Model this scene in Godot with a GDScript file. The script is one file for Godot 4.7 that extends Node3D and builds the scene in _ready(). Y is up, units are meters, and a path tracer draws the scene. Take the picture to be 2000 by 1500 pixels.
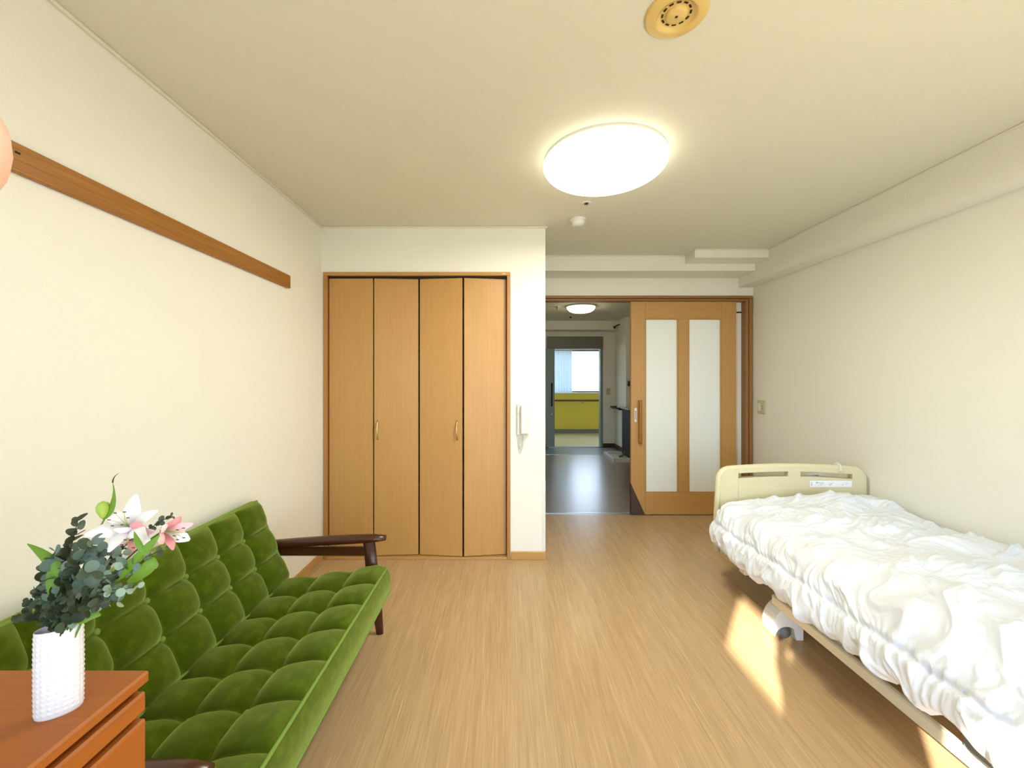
extends Node3D
# Measured from the photograph: vanishing point (985, 742), focal length 820 px, eye 1.294 m above the floor.
const F := 820.0
const EYE := 1.294
const CEIL := 2.4
const LEFT := -1.32        # left wall
const RIGHT := 2.37        # right wall
const CLOSET_Z := -3.03    # closet wall
const CLOSET_X := 0.296    # corner of the closet wall
const DOOR_Z := -4.0       # wall with the sliding door
const WIN_Z := 0.6         # window wall behind the camera
const HALL_Z := -8.1       # entrance wall at the end of the hall
const COR_Z := -10.2       # far wall of the corridor

var rng := RandomNumberGenerator.new()
var M := {}
var used := {}

func _ready():
	rng.seed = 7
	camera_and_light()
	materials()
	shell()
	hall()
	closet()
	sliding_door()
	ceiling_things()
	wall_things()
	sofa()
	bed()
	chest_and_flowers()
	photographer()

# ------------------------------------------------------------------ camera, sky, sun, exposure
func camera_and_light():
	var cam := Camera3D.new()
	cam.name = "camera"
	add_child(cam)
	cam.position = Vector3(0, EYE, 0)
	var near := 0.01
	cam.set_frustum(1500.0 / F * near, Vector2(15.0 / F * near, -8.0 / F * near), near, 100.0)
	cam.current = true
	var e := Environment.new()
	e.background_mode = Environment.BG_SKY
	var sky := Sky.new()
	var sm := ProceduralSkyMaterial.new()
	sm.sky_top_color = Color(0.76, 0.87, 1.0)
	sm.sky_horizon_color = Color(0.90, 0.95, 1.0)
	sm.ground_bottom_color = Color(0.60, 0.61, 0.60)
	sm.ground_horizon_color = Color(0.84, 0.88, 0.92)
	sky.sky_material = sm
	e.sky = sky
	e.background_energy_multiplier = 7.0
	e.ambient_light_source = Environment.AMBIENT_SOURCE_DISABLED
	e.tonemap_mode = Environment.TONE_MAPPER_LINEAR
	e.tonemap_exposure = 1.12
	e.sdfgi_enabled = true
	e.ssao_enabled = true
	e.ssil_enabled = true
	var we := WorldEnvironment.new()
	we.name = "environment"
	we.environment = e
	add_child(we)
	var sun := DirectionalLight3D.new()
	sun.name = "sun"
	sun.light_color = Color(1.0, 0.97, 0.91)
	sun.light_energy = 7.5
	sun.light_angular_distance = 0.8
	sun.shadow_enabled = true
	sun.sky_mode = DirectionalLight3D.SKY_MODE_LIGHT_ONLY
	add_child(sun)
	sun.look_at_from_position(Vector3.ZERO, Vector3(0.58, -0.5, -0.82), Vector3.UP)
	lamp_light("room_lamp_light", Vector3(0.5, 2.285, -2.1), 0.36, 2.6, Color(1.0, 0.98, 0.90))
	var hl := OmniLight3D.new()
	hl.name = "hall_lamp_light"
	hl.light_color = Color(1.0, 0.92, 0.76)
	hl.light_energy = 0.20
	hl.light_size = 0.03
	hl.omni_range = 12.0
	hl.omni_attenuation = 2.0
	hl.shadow_enabled = true
	add_child(hl)
	hl.position = Vector3(1.15, 2.35, -6.3)

func lamp_light(called: String, at: Vector3, size: float, energy: float, c: Color):
	var a := AreaLight3D.new()
	a.name = called
	a.area_size = Vector2(size, size)
	a.light_energy = energy
	a.light_color = c
	a.area_range = 12.0
	a.area_attenuation = 2.0
	a.shadow_enabled = true
	add_child(a)
	a.position = at
	a.rotation = Vector3(-PI / 2, 0, 0)

# ------------------------------------------------------------------ helpers: nodes
func numbered(called: String) -> String:
	var n: int = used.get(called, 0)
	used[called] = n + 1
	return called if n == 0 else "%s_%03d" % [called, n]

func tag(o: Node, label: String, category := "", group := "", kind := ""):
	if label: o.set_meta("label", label)
	if category: o.set_meta("category", category)
	if group: o.set_meta("group", group)
	if kind: o.set_meta("kind", kind)

func thing(called: String, label: String, category: String, at := Vector3.ZERO, group := "", kind := "") -> Node3D:
	var o := Node3D.new()
	o.name = numbered(called)
	add_child(o)
	o.position = at
	tag(o, label, category, group, kind)
	return o

func part(parent: Node, called: String, mesh: Mesh, m: Material, at := Vector3.ZERO, label := "") -> MeshInstance3D:
	var o := MeshInstance3D.new()
	o.name = called
	o.mesh = mesh
	o.material_override = m
	parent.add_child(o, true)
	o.position = at
	if label: o.set_meta("label", label)
	return o

func solo(called: String, mesh: Mesh, m: Material, at: Vector3, label: String, category: String, group := "", kind := "") -> MeshInstance3D:
	var o := part(self, numbered(called), mesh, m, at)
	tag(o, label, category, group, kind)
	return o

func struct(called: String, mesh: Mesh, m: Material, at: Vector3, label: String, category: String) -> MeshInstance3D:
	return solo(called, mesh, m, at, label, category, "", "structure")

# ------------------------------------------------------------------ helpers: meshes
func st_new() -> SurfaceTool:
	var st := SurfaceTool.new()
	st.begin(Mesh.PRIMITIVE_TRIANGLES)
	return st

func done(st: SurfaceTool) -> ArrayMesh:
	st.generate_normals()
	return st.commit()

# a convex polygon turned so that it faces away from c
func face(st: SurfaceTool, p: Array, c: Vector3):
	var mid := Vector3.ZERO
	for v in p: mid += v
	mid /= p.size()
	var n: Vector3 = (p[1] - p[0]).cross(p[2] - p[0])
	var q := p.duplicate()
	if n.dot(mid - c) > 0: q.reverse()
	st.set_smooth_group(-1)
	for i in range(1, q.size() - 1):
		st.add_vertex(q[0]); st.add_vertex(q[i]); st.add_vertex(q[i + 1])

# box with chamfered edges
func add_box(st: SurfaceTool, c: Vector3, size: Vector3, ch := 0.0, b := Basis.IDENTITY):
	var h := size / 2
	var k := minf(ch, minf(h.x, minf(h.y, h.z)) * 0.95)
	var P := {}
	for sx in [-1, 1]: for sy in [-1, 1]: for sz in [-1, 1]:
		P[[sx, sy, sz, 0]] = c + b * Vector3(sx * h.x, sy * (h.y - k), sz * (h.z - k))
		P[[sx, sy, sz, 1]] = c + b * Vector3(sx * (h.x - k), sy * h.y, sz * (h.z - k))
		P[[sx, sy, sz, 2]] = c + b * Vector3(sx * (h.x - k), sy * (h.y - k), sz * h.z)
	for s in [-1, 1]:
		face(st, [P[[s, -1, -1, 0]], P[[s, 1, -1, 0]], P[[s, 1, 1, 0]], P[[s, -1, 1, 0]]], c)
		face(st, [P[[-1, s, -1, 1]], P[[1, s, -1, 1]], P[[1, s, 1, 1]], P[[-1, s, 1, 1]]], c)
		face(st, [P[[-1, -1, s, 2]], P[[1, -1, s, 2]], P[[1, 1, s, 2]], P[[-1, 1, s, 2]]], c)
	if k > 0:
		for s in [-1, 1]: for t in [-1, 1]:
			face(st, [P[[s, t, -1, 0]], P[[s, t, 1, 0]], P[[s, t, 1, 1]], P[[s, t, -1, 1]]], c)
			face(st, [P[[s, -1, t, 0]], P[[s, 1, t, 0]], P[[s, 1, t, 2]], P[[s, -1, t, 2]]], c)
			face(st, [P[[-1, s, t, 1]], P[[1, s, t, 1]], P[[1, s, t, 2]], P[[-1, s, t, 2]]], c)
			for u in [-1, 1]: face(st, [P[[s, t, u, 0]], P[[s, t, u, 1]], P[[s, t, u, 2]]], c)

func box(size: Vector3, ch := 0.0, c := Vector3.ZERO) -> ArrayMesh:
	var st := st_new()
	add_box(st, c, size, ch)
	return done(st)

# box between two corners
func bx(x0: float, x1: float, y0: float, y1: float, z0: float, z1: float, ch := 0.0) -> ArrayMesh:
	return box(Vector3(absf(x1 - x0), absf(y1 - y0), absf(z1 - z0)), ch, Vector3((x0 + x1) / 2, (y0 + y1) / 2, (z0 + z1) / 2))

# polygon in the x-y plane, extruded from z0 to z1
func extrude(poly: PackedVector2Array, z0: float, z1: float) -> ArrayMesh:
	var st := st_new()
	var mid := Vector2.ZERO
	for p in poly: mid += p
	mid /= poly.size()
	var idx := Geometry2D.triangulate_polygon(poly)
	var zc := (z0 + z1) / 2
	for i in range(0, idx.size(), 3):
		for z in [z0, z1]:
			var tri := [Vector3(poly[idx[i]].x, poly[idx[i]].y, z), Vector3(poly[idx[i + 1]].x, poly[idx[i + 1]].y, z), Vector3(poly[idx[i + 2]].x, poly[idx[i + 2]].y, z)]
			face(st, tri, Vector3(tri[0].x, tri[0].y, zc))
	for i in poly.size():
		var a := poly[i]
		var b := poly[(i + 1) % poly.size()]
		var n := (b - a).orthogonal()
		if Geometry2D.is_polygon_clockwise(poly): n = -n
		var q := [Vector3(a.x, a.y, z0), Vector3(b.x, b.y, z0), Vector3(b.x, b.y, z1), Vector3(a.x, a.y, z1)]
		var m2 := (a + b) / 2 + n.normalized() * 0.0001
		var inside := Geometry2D.is_point_in_polygon(m2, poly)
		var dir := Vector3(n.x, n.y, 0) * (-1.0 if inside else 1.0)
		face(st, q, (q[0] + q[2]) / 2 - dir)
	return done(st)

# smooth tube through points; radii per point, capped
func add_tube(st: SurfaceTool, pts: Array, radii: Array, sides := 8, squash := 1.0, squash_dir := Vector3.UP):
	var rings := []
	var prev := Vector3.ZERO
	for i in pts.size():
		var d: Vector3 = (pts[mini(i + 1, pts.size() - 1)] - pts[maxi(i - 1, 0)]).normalized()
		var a := prev
		if a == Vector3.ZERO:
			a = squash_dir if absf(d.dot(squash_dir)) < 0.95 else Vector3.RIGHT
		a = (a - d * a.dot(d)).normalized()
		prev = a
		var b := d.cross(a)
		var ring := []
		for k in sides:
			var t := TAU * k / sides
			ring.append(pts[i] + (a * cos(t) * squash + b * sin(t)) * radii[i])
		rings.append(ring)
	st.set_smooth_group(0)
	for i in rings.size() - 1:
		for k in sides:
			var k2 := (k + 1) % sides
			quad(st, rings[i][k], rings[i][k2], rings[i + 1][k2], rings[i + 1][k])
	for e in [0, rings.size() - 1]:
		var c: Vector3 = pts[e]
		for k in sides:
			var k2 := (k + 1) % sides
			if e == 0:
				st.add_vertex(c); st.add_vertex(rings[e][k2]); st.add_vertex(rings[e][k])
			else:
				st.add_vertex(c); st.add_vertex(rings[e][k]); st.add_vertex(rings[e][k2])

func quad(st: SurfaceTool, a: Vector3, b: Vector3, c: Vector3, d: Vector3):
	st.add_vertex(a); st.add_vertex(b); st.add_vertex(c)
	st.add_vertex(a); st.add_vertex(c); st.add_vertex(d)

func tube(pts: Array, r: float, sides := 8) -> ArrayMesh:
	var rr := []
	for p in pts: rr.append(r)
	var st := st_new()
	add_tube(st, pts, rr, sides)
	return done(st)

# profile of (radius, y) turned about y; sx, sz stretch it to an oval
func add_lathe(st: SurfaceTool, prof: Array, seg := 32, sx := 1.0, sz := 1.0, at := Vector3.ZERO, flat := false):
	st.set_smooth_group(-1 if flat else 0)
	for i in prof.size() - 1:
		for k in seg:
			var t0 := TAU * k / seg
			var t1 := TAU * (k + 1) / seg
			var a: Vector2 = prof[i]
			var b: Vector2 = prof[i + 1]
			var p0 := at + Vector3(cos(t0) * a.x * sx, a.y, sin(t0) * a.x * sz)
			var p1 := at + Vector3(cos(t1) * a.x * sx, a.y, sin(t1) * a.x * sz)
			var p2 := at + Vector3(cos(t1) * b.x * sx, b.y, sin(t1) * b.x * sz)
			var p3 := at + Vector3(cos(t0) * b.x * sx, b.y, sin(t0) * b.x * sz)
			if a.x > 1e-6: 
				st.add_vertex(p0); st.add_vertex(p1); st.add_vertex(p2)
			if b.x > 1e-6:
				st.add_vertex(p0); st.add_vertex(p2); st.add_vertex(p3)

func lathe(prof: Array, seg := 32, sx := 1.0, sz := 1.0) -> ArrayMesh:
	var st := st_new()
	add_lathe(st, prof, seg, sx, sz)
	return done(st)

# smooth surface over a grid of points (rows of equal length)
func sheet(P: PackedVector3Array, nu: int, nv: int) -> ArrayMesh:
	var N := PackedVector3Array()
	N.resize(P.size())
	for j in nv:
		for i in nu:
			var du := P[j * nu + mini(i + 1, nu - 1)] - P[j * nu + maxi(i - 1, 0)]
			var dv := P[mini(j + 1, nv - 1) * nu + i] - P[maxi(j - 1, 0) * nu + i]
			N[j * nu + i] = dv.cross(du).normalized()
	var I := PackedInt32Array()
	for j in nv - 1:
		for i in nu - 1:
			var a := j * nu + i
			I.append_array([a, a + 1, a + nu + 1, a, a + nu + 1, a + nu])
	var arr := []
	arr.resize(Mesh.ARRAY_MAX)
	arr[Mesh.ARRAY_VERTEX] = P
	arr[Mesh.ARRAY_NORMAL] = N
	arr[Mesh.ARRAY_INDEX] = I
	var m := ArrayMesh.new()
	m.add_surface_from_arrays(Mesh.PRIMITIVE_TRIANGLES, arr)
	return m

func rounded(w: float, h: float, r: float, n := 6) -> PackedVector2Array:
	var p := PackedVector2Array()
	for q in 4:
		var c := Vector2((w / 2 - r) * [1, -1, -1, 1][q], (h / 2 - r) * [1, 1, -1, -1][q])
		for i in n + 1:
			var t := PI / 2 * (q + float(i) / n)
			p.append(c + Vector2(cos(t), sin(t)) * r)
	return p

# ------------------------------------------------------------------ helpers: materials
func mat(called: String, c: Color, rough := 0.6, metal := 0.0) -> StandardMaterial3D:
	var m := StandardMaterial3D.new()
	m.resource_name = called
	m.albedo_color = c
	m.roughness = rough
	m.metallic = metal
	M[called] = m
	return m

func tri(m: StandardMaterial3D, tex: Texture2D, scale: float):
	m.albedo_texture = tex
	m.uv1_triplanar = true
	m.uv1_world_triplanar = true
	m.uv1_triplanar_sharpness = 8.0
	m.uv1_scale = Vector3(scale, scale, scale)

func bump(m: StandardMaterial3D, tex: Texture2D, depth: float, scale: float):
	m.heightmap_enabled = true
	m.heightmap_texture = tex
	m.heightmap_scale = depth
	m.uv1_triplanar = true
	m.uv1_world_triplanar = true
	m.uv1_scale = Vector3(scale, scale, scale)

func noise_tex(freq: float, size: int, sd: int, kind := FastNoiseLite.TYPE_SIMPLEX, oct := 3) -> ImageTexture:
	var n := FastNoiseLite.new()
	n.seed = sd
	n.frequency = freq
	n.noise_type = kind
	n.fractal_octaves = oct
	return ImageTexture.create_from_image(n.get_seamless_image(size, size))

# wood or vinyl: fine streaks; along = true runs them up the image
func grain(w: int, h: int, sd: int, a: Color, b: Color, count: int, lmin: int, lmax: int, amp: float, along := true, broad := 0.0, wide := 1) -> ImageTexture:
	var r := RandomNumberGenerator.new()
	r.seed = sd
	var v := PackedFloat32Array()
	v.resize(w * h)
	if broad > 0.0:
		var n := FastNoiseLite.new()
		n.seed = sd
		n.frequency = 1.0
		for y in h:
			var cy := cos(TAU * y / h) * 0.18
			var sy := sin(TAU * y / h) * 0.18
			for x in w:
				v[y * w + x] = broad * n.get_noise_3d(cos(TAU * x / w) * 2.6 + cy, sin(TAU * x / w) * 2.6, sy)
	for i in count:
		var x := r.randi() % w
		var y := r.randi() % h
		var l := r.randi_range(lmin, lmax)
		var t := r.randf_range(-1, 1) * amp
		var ww := r.randi_range(1, wide)
		for k in l:
			var s := t * sin(PI * (k + 0.5) / l)
			var yy := (y + k) % h
			for q in ww:
				var at := yy * w + (x + q) % w
				v[at] = v[at] + s
	var data := PackedByteArray()
	data.resize(w * h * 3)
	for i in w * h:
		var t := clampf(0.5 + v[i], 0, 1)
		var c := a.lerp(b, t)
		data[i * 3] = int(c.r * 255); data[i * 3 + 1] = int(c.g * 255); data[i * 3 + 2] = int(c.b * 255)
	var im := Image.create_from_data(w, h, false, Image.FORMAT_RGB8, data)
	if not along: im.rotate_90(CLOCKWISE)
	return ImageTexture.create_from_image(im)

func materials():
	var paper := noise_tex(0.09, 512, 3, FastNoiseLite.TYPE_SIMPLEX, 2)
	var m := mat("wallpaper", Color(0.905, 0.90, 0.85), 0.85)
	bump(m, paper, 0.05, 2.6)
	m = mat("ceiling_paper", Color(0.845, 0.84, 0.765), 0.9)
	bump(m, paper, 0.05, 2.6)
	mat("ceiling_trim", Color(0.86, 0.85, 0.77), 0.6)
	m = mat("floor_vinyl", Color.WHITE, 0.27)
	tri(m, grain(1024, 1024, 11, Color(0.59, 0.475, 0.335), Color(0.83, 0.715, 0.55), 11000, 40, 260, 0.15, true, 0.14, 2), 0.85)
	m.metallic_specular = 0.45
	m = mat("hall_vinyl", Color.WHITE, 0.33)
	m.clearcoat_enabled = true
	m.clearcoat = 1.0
	m.clearcoat_roughness = 0.27
	m.metallic_specular = 0.8
	tri(m, grain(512, 512, 12, Color(0.43, 0.33, 0.25), Color(0.60, 0.48, 0.37), 4000, 40, 200, 0.16, false, 0.12, 2), 0.8)
	m = mat("entrance_vinyl", Color(0.50, 0.57, 0.60), 0.3)
	mat("corridor_floor_vinyl", Color(0.80, 0.76, 0.60), 0.3)
	mat("yellow_wall_paint", Color(0.82, 0.74, 0.27), 0.7)
	mat("grey_base", Color(0.42, 0.42, 0.38), 0.6)
	var oak := grain(512, 1024, 21, Color(0.65, 0.475, 0.25), Color(0.79, 0.62, 0.37), 9000, 60, 400, 0.10, true, 0.10, 1)
	m = mat("oak_veneer", Color.WHITE, 0.42)
	tri(m, oak, 1.6)
	m = mat("oak_across", Color.WHITE, 0.42)
	tri(m, grain(512, 1024, 22, Color(0.65, 0.475, 0.25), Color(0.79, 0.62, 0.37), 9000, 60, 400, 0.10, false, 0.10, 1), 1.6)
	m = mat("oak_frame", Color(0.93, 0.86, 0.80), 0.45)
	tri(m, oak, 1.6)
	m = mat("door_frame_wood", Color.WHITE, 0.45)
	tri(m, grain(256, 512, 23, Color(0.50, 0.34, 0.17), Color(0.64, 0.46, 0.25), 3000, 60, 300, 0.12, true, 0.1, 1), 1.6)
	m = mat("door_frame_across", Color.WHITE, 0.45)
	tri(m, grain(256, 512, 23, Color(0.50, 0.34, 0.17), Color(0.64, 0.46, 0.25), 3000, 60, 300, 0.12, false, 0.1, 1), 1.6)
	m = mat("rail_wood", Color.WHITE, 0.4)
	tri(m, grain(256, 1024, 24, Color(0.50, 0.315, 0.075), Color(0.70, 0.465, 0.14), 3500, 80, 500, 0.12, false, 0.25, 2), 1.4)
	m = mat("teak", Color.WHITE, 0.45)
	m.metallic_specular = 0.35
	tri(m, grain(512, 512, 25, Color(0.56, 0.30, 0.10), Color(0.70, 0.415, 0.155), 6000, 30, 240, 0.10, false, 0.12, 1), 2.5)
	m = mat("walnut", Color.WHITE, 0.28)
	tri(m, grain(256, 512, 26, Color(0.17, 0.075, 0.035), Color(0.35, 0.175, 0.085), 2500, 40, 300, 0.14, false, 0.25, 2), 3.0)
	mat("dark_gap", Color(0.10, 0.05, 0.03), 0.8)
	mat("kick_laminate", Color(0.27, 0.20, 0.17), 0.5)
	m = mat("frosted_glass", Color(0.93, 0.95, 0.93), 0.35)
	m.backlight_enabled = true
	m.backlight = Color(0.35, 0.36, 0.34)
	mat("brass", Color(0.83, 0.74, 0.55), 0.3, 0.85)
	mat("steel", Color(0.75, 0.75, 0.74), 0.3, 0.9)
	mat("white_plastic", Color(0.86, 0.86, 0.82), 0.4)
	mat("cream_plastic", Color(0.86, 0.82, 0.62), 0.4)
	mat("vent_plastic", Color(0.85, 0.73, 0.43), 0.42)
	mat("switch_plastic", Color(0.76, 0.73, 0.60), 0.5)
	mat("black_plastic", Color(0.05, 0.045, 0.04), 0.5)
	mat("grey_plastic", Color(0.42, 0.43, 0.44), 0.5)
	mat("bed_metal", Color(0.86, 0.84, 0.76), 0.4)
	mat("bed_plastic", Color(0.83, 0.80, 0.66), 0.45)
	mat("cover_plastic", Color(0.88, 0.89, 0.88), 0.4)
	mat("mattress_cloth", Color(0.85, 0.85, 0.84), 0.9)
	m = mat("cotton", Color(0.86, 0.885, 0.925), 0.75)
	m.rim_enabled = true
	m.rim = 0.25
	m = mat("velvet", Color(0.62, 0.69, 0.28), 0.85)
	var nap := FastNoiseLite.new()
	nap.seed = 5
	nap.frequency = 0.016
	nap.fractal_octaves = 5
	nap.domain_warp_enabled = true
	nap.domain_warp_amplitude = 40.0
	var ni := nap.get_seamless_image(512, 512)
	ni.convert(Image.FORMAT_RGB8)
	var nd := ni.get_data()
	for i in 512 * 512:
		var t := smoothstep(0.35, 1.0, nd[i * 3] / 255.0)
		var c := Color(0.40, 0.44, 0.18).lerp(Color(0.51, 0.56, 0.28), t)
		nd[i * 3] = int(c.r * 255); nd[i * 3 + 1] = int(c.g * 255); nd[i * 3 + 2] = int(c.b * 255)
	tri(m, ImageTexture.create_from_image(Image.create_from_data(512, 512, false, Image.FORMAT_RGB8, nd)), 2.3)
	m.uv1_triplanar_sharpness = 3.0
	m.rim_enabled = true
	m.rim = 2.0
	m.rim_tint = 0.8
	m.metallic_specular = 0.1
	m = mat("velvet_piping", Color(0.42, 0.54, 0.18), 0.8)
	m.rim_enabled = true
	m.rim = 0.8
	m.rim_tint = 0.7
	m = mat("porcelain", Color(0.86, 0.86, 0.88), 0.25)
	m.clearcoat_enabled = true
	for a in [["leaf_blue", Color(0.36, 0.45, 0.41)], ["leaf_grey", Color(0.27, 0.335, 0.265)], ["leaf_dark", Color(0.15, 0.205, 0.15)], ["leaf_pale", Color(0.54, 0.63, 0.55)], ["leaf_fresh", Color(0.36, 0.52, 0.10)], ["bud_green", Color(0.62, 0.72, 0.30)]]:
		m = mat(a[0], a[1], 0.55)
		m.backlight_enabled = true
		m.backlight = Color(0.25, 0.28, 0.15)
	mat("stem_brown", Color(0.25, 0.20, 0.13), 0.7)
	mat("stem_green", Color(0.35, 0.48, 0.16), 0.6)
	for a in [["petal_white", Color(0.94, 0.93, 0.93)], ["petal_blush", Color(0.93, 0.76, 0.78)], ["petal_pink", Color(0.90, 0.58, 0.60)]]:
		m = mat(a[0], a[1], 0.6)
		m.backlight_enabled = true
		m.backlight = Color(0.5, 0.45, 0.45)
	mat("stamen", Color(0.75, 0.78, 0.45), 0.6)
	mat("anther", Color(0.35, 0.27, 0.22), 0.8)
	m = mat("lamp_shade", Color(0.95, 0.95, 0.93), 0.5)
	m.emission_enabled = true
	m.emission = Color(1.0, 0.97, 0.90)
	m.emission_energy_multiplier = 5.0
	m = mat("hall_lamp_shade", Color(0.95, 0.95, 0.93), 0.5)
	m.emission_enabled = true
	m.emission = Color(1.0, 0.95, 0.84)
	m.emission_energy_multiplier = 2.0
	mat("skin", Color(0.90, 0.74, 0.66), 0.55)
	mat("shirt_cloth", Color(0.42, 0.47, 0.55), 0.9)
	mat("hair", Color(0.06, 0.045, 0.04), 0.6)
	mat("concrete", Color(0.80, 0.79, 0.76), 0.9)
	m = mat("curtain", Color(0.82, 0.88, 0.92), 0.8)
	m.backlight_enabled = true
	m.backlight = Color(0.55, 0.60, 0.64)
	m = mat("window_glass", Color(0.95, 0.98, 1.0, 0.05), 0.02)
	m.transparency = BaseMaterial3D.TRANSPARENCY_ALPHA
	mat("door_paint", Color(0.50, 0.57, 0.53), 0.4)
	mat("lintel_paint", Color(0.46, 0.46, 0.43), 0.5)
	mat("dark_wood", Color(0.10, 0.055, 0.04), 0.75)
	mat("rail_brown", Color(0.30, 0.20, 0.12), 0.45)
	m = mat("clear_guard", Color(0.95, 0.96, 0.97, 0.35), 0.3)
	m.transparency = BaseMaterial3D.TRANSPARENCY_ALPHA

# ------------------------------------------------------------------ the room
func shell():
	var wp: Material = M.wallpaper
	var X := RIGHT + 0.15
	var fl := struct("floor", bx(LEFT - 0.15, X, -0.12, 0, DOOR_Z - 0.02, WIN_Z + 0.15), M.floor_vinyl, Vector3.ZERO, "light oak streaked vinyl floor of the room", "floor")
	part(fl, "seam", bx(0.1945, 0.1953, 0.0, 0.0004, -1.45, WIN_Z), M.rail_brown)   # joint between two sheets of the vinyl
	struct("ceiling", bx(LEFT - 0.15, X, CEIL, CEIL + 0.12, DOOR_Z - 0.1, WIN_Z + 0.15), M.ceiling_paper, Vector3.ZERO, "flat beige papered ceiling of the room", "ceiling")
	struct("wall_left", bx(LEFT - 0.15, LEFT, 0, CEIL, CLOSET_Z - 0.75, WIN_Z + 0.15), wp, Vector3.ZERO, "plain cream papered wall behind the green sofa", "wall")
	struct("wall_right", bx(RIGHT, X, 0, CEIL, DOOR_Z - 0.1, WIN_Z + 0.15), wp, Vector3.ZERO, "plain cream papered wall along the bed", "wall")
	# closet wall: above, left sliver and right pier round the closet opening, then its return to the door wall
	var cw := thing("wall_closet", "white papered wall round the folding closet doors", "wall", Vector3.ZERO, "", "structure")
	part(cw, "lintel", bx(LEFT, CLOSET_X, 2.071, CEIL, CLOSET_Z - 0.1, CLOSET_Z), wp)
	part(cw, "pier", bx(0.044, CLOSET_X, 0, 2.071, CLOSET_Z - 0.1, CLOSET_Z), wp)
	part(cw, "jamb", bx(LEFT, -1.305, 0, 2.071, CLOSET_Z - 0.1, CLOSET_Z), wp)
	part(cw, "return_wall", bx(CLOSET_X - 0.1, CLOSET_X, 0, CEIL, DOOR_Z - 0.1, CLOSET_Z - 0.1), wp)
	part(cw, "closet_back", bx(LEFT - 0.15, CLOSET_X - 0.1, 0, CEIL, CLOSET_Z - 0.75, CLOSET_Z - 0.65), wp)
	# wall above the sliding door and its steps
	var dw := thing("wall_door", "cream papered wall above the wooden sliding door", "wall", Vector3.ZERO, "", "structure")
	part(dw, "lintel", bx(CLOSET_X, RIGHT, 2.095, CEIL, DOOR_Z - 0.1, DOOR_Z), wp)
	part(dw, "panel", bx(2.16, RIGHT, 0, 2.045, DOOR_Z - 0.16, DOOR_Z - 0.07), wp)
	struct("trim_1", bx(CLOSET_X, 2.23, 2.264, CEIL, DOOR_Z, -3.732), wp, Vector3.ZERO, "long boxed soffit above the sliding door", "soffit")
	struct("trim_2", bx(1.607, 2.23, 2.326, CEIL, -3.732, -3.542), wp, Vector3.ZERO, "short boxed soffit in the ceiling corner", "soffit")
	struct("trim_3", bx(2.23, RIGHT, 2.175, CEIL, DOOR_Z, WIN_Z), wp, Vector3.ZERO, "boxed beam along the top of the bed wall", "beam")
	# thin mouldings below the ceiling
	var t: Material = M.ceiling_trim
	struct("trim_4", bx(LEFT, LEFT + 0.014, CEIL - 0.012, CEIL, CLOSET_Z, WIN_Z, 0.003), t, Vector3.ZERO, "thin moulding between ceiling and the wall behind the sofa", "moulding")
	struct("trim_5", bx(LEFT + 0.014, CLOSET_X + 0.014, CEIL - 0.012, CEIL, CLOSET_Z, CLOSET_Z + 0.014, 0.003), t, Vector3.ZERO, "thin moulding between ceiling and closet wall", "moulding")
	struct("trim_6", bx(CLOSET_X, 1.607, CEIL - 0.012, CEIL, -3.732, -3.722, 0.002), t, Vector3.ZERO, "thin moulding on the long soffit", "moulding")
	struct("trim_7", bx(1.607, 2.22, CEIL - 0.012, CEIL, -3.542, -3.532, 0.002), t, Vector3.ZERO, "thin moulding on the short soffit", "moulding")
	struct("trim_8", bx(2.222, 2.23, CEIL - 0.010, CEIL, -3.532, WIN_Z, 0.002), t, Vector3.ZERO, "thin moulding on the beam above the bed", "moulding")
	# baseboards
	struct("baseboard_left", bx(LEFT, LEFT + 0.012, 0, 0.058, CLOSET_Z + 0.01, WIN_Z, 0.003), M.oak_across, Vector3.ZERO, "oak baseboard behind the green sofa", "baseboard")
	struct("baseboard_closet", bx(0.048, CLOSET_X + 0.004, 0, 0.058, CLOSET_Z, CLOSET_Z + 0.012, 0.003), M.oak_across, Vector3.ZERO, "short oak baseboard beside the closet", "baseboard")
	struct("baseboard_right", bx(RIGHT - 0.012, RIGHT, 0, 0.058, DOOR_Z + 0.05, WIN_Z, 0.003), M.oak_across, Vector3.ZERO, "oak baseboard behind the bed", "baseboard")
	# plastic guard on the corner of the closet wall
	solo("corner_guard", bx(CLOSET_X - 0.022, CLOSET_X + 0.002, 0.06, 0.57, CLOSET_Z - 0.02, CLOSET_Z + 0.002, 0.001), M.clear_guard, Vector3.ZERO, "clear plastic guard on the lower corner beside the closet", "corner guard")
	# window wall behind the camera with its opening to the balcony
	var ww := thing("wall_window", "papered wall round the balcony opening behind the camera", "wall", Vector3.ZERO, "", "structure")
	part(ww, "pier", bx(LEFT, -0.890, 0, CEIL, WIN_Z, WIN_Z + 0.15), wp)
	part(ww, "pier", bx(2.15, RIGHT, 0, CEIL, WIN_Z, WIN_Z + 0.15), wp)
	part(ww, "lintel", bx(-0.890, 2.15, 2.1, CEIL, WIN_Z, WIN_Z + 0.15), wp)
	var wf := thing("window_2", "white frame of the open balcony doorway", "window", Vector3.ZERO, "", "structure")
	part(wf, "frame_side", bx(2.10, 2.15, 0, 2.1, WIN_Z + 0.05, WIN_Z + 0.11), M.steel)
	part(wf, "frame_top", bx(-0.890, 2.10, 2.06, 2.1, WIN_Z + 0.05, WIN_Z + 0.11), M.steel)
	# the balcony: floor, slab above, and the partition to the next balcony with the gap over it that lets the sun in
	struct("floor_balcony", bx(-1.29, 3.6, -0.2, -0.05, WIN_Z + 0.15, 2.27), M.concrete, Vector3.ZERO, "concrete balcony floor", "floor")
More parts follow.
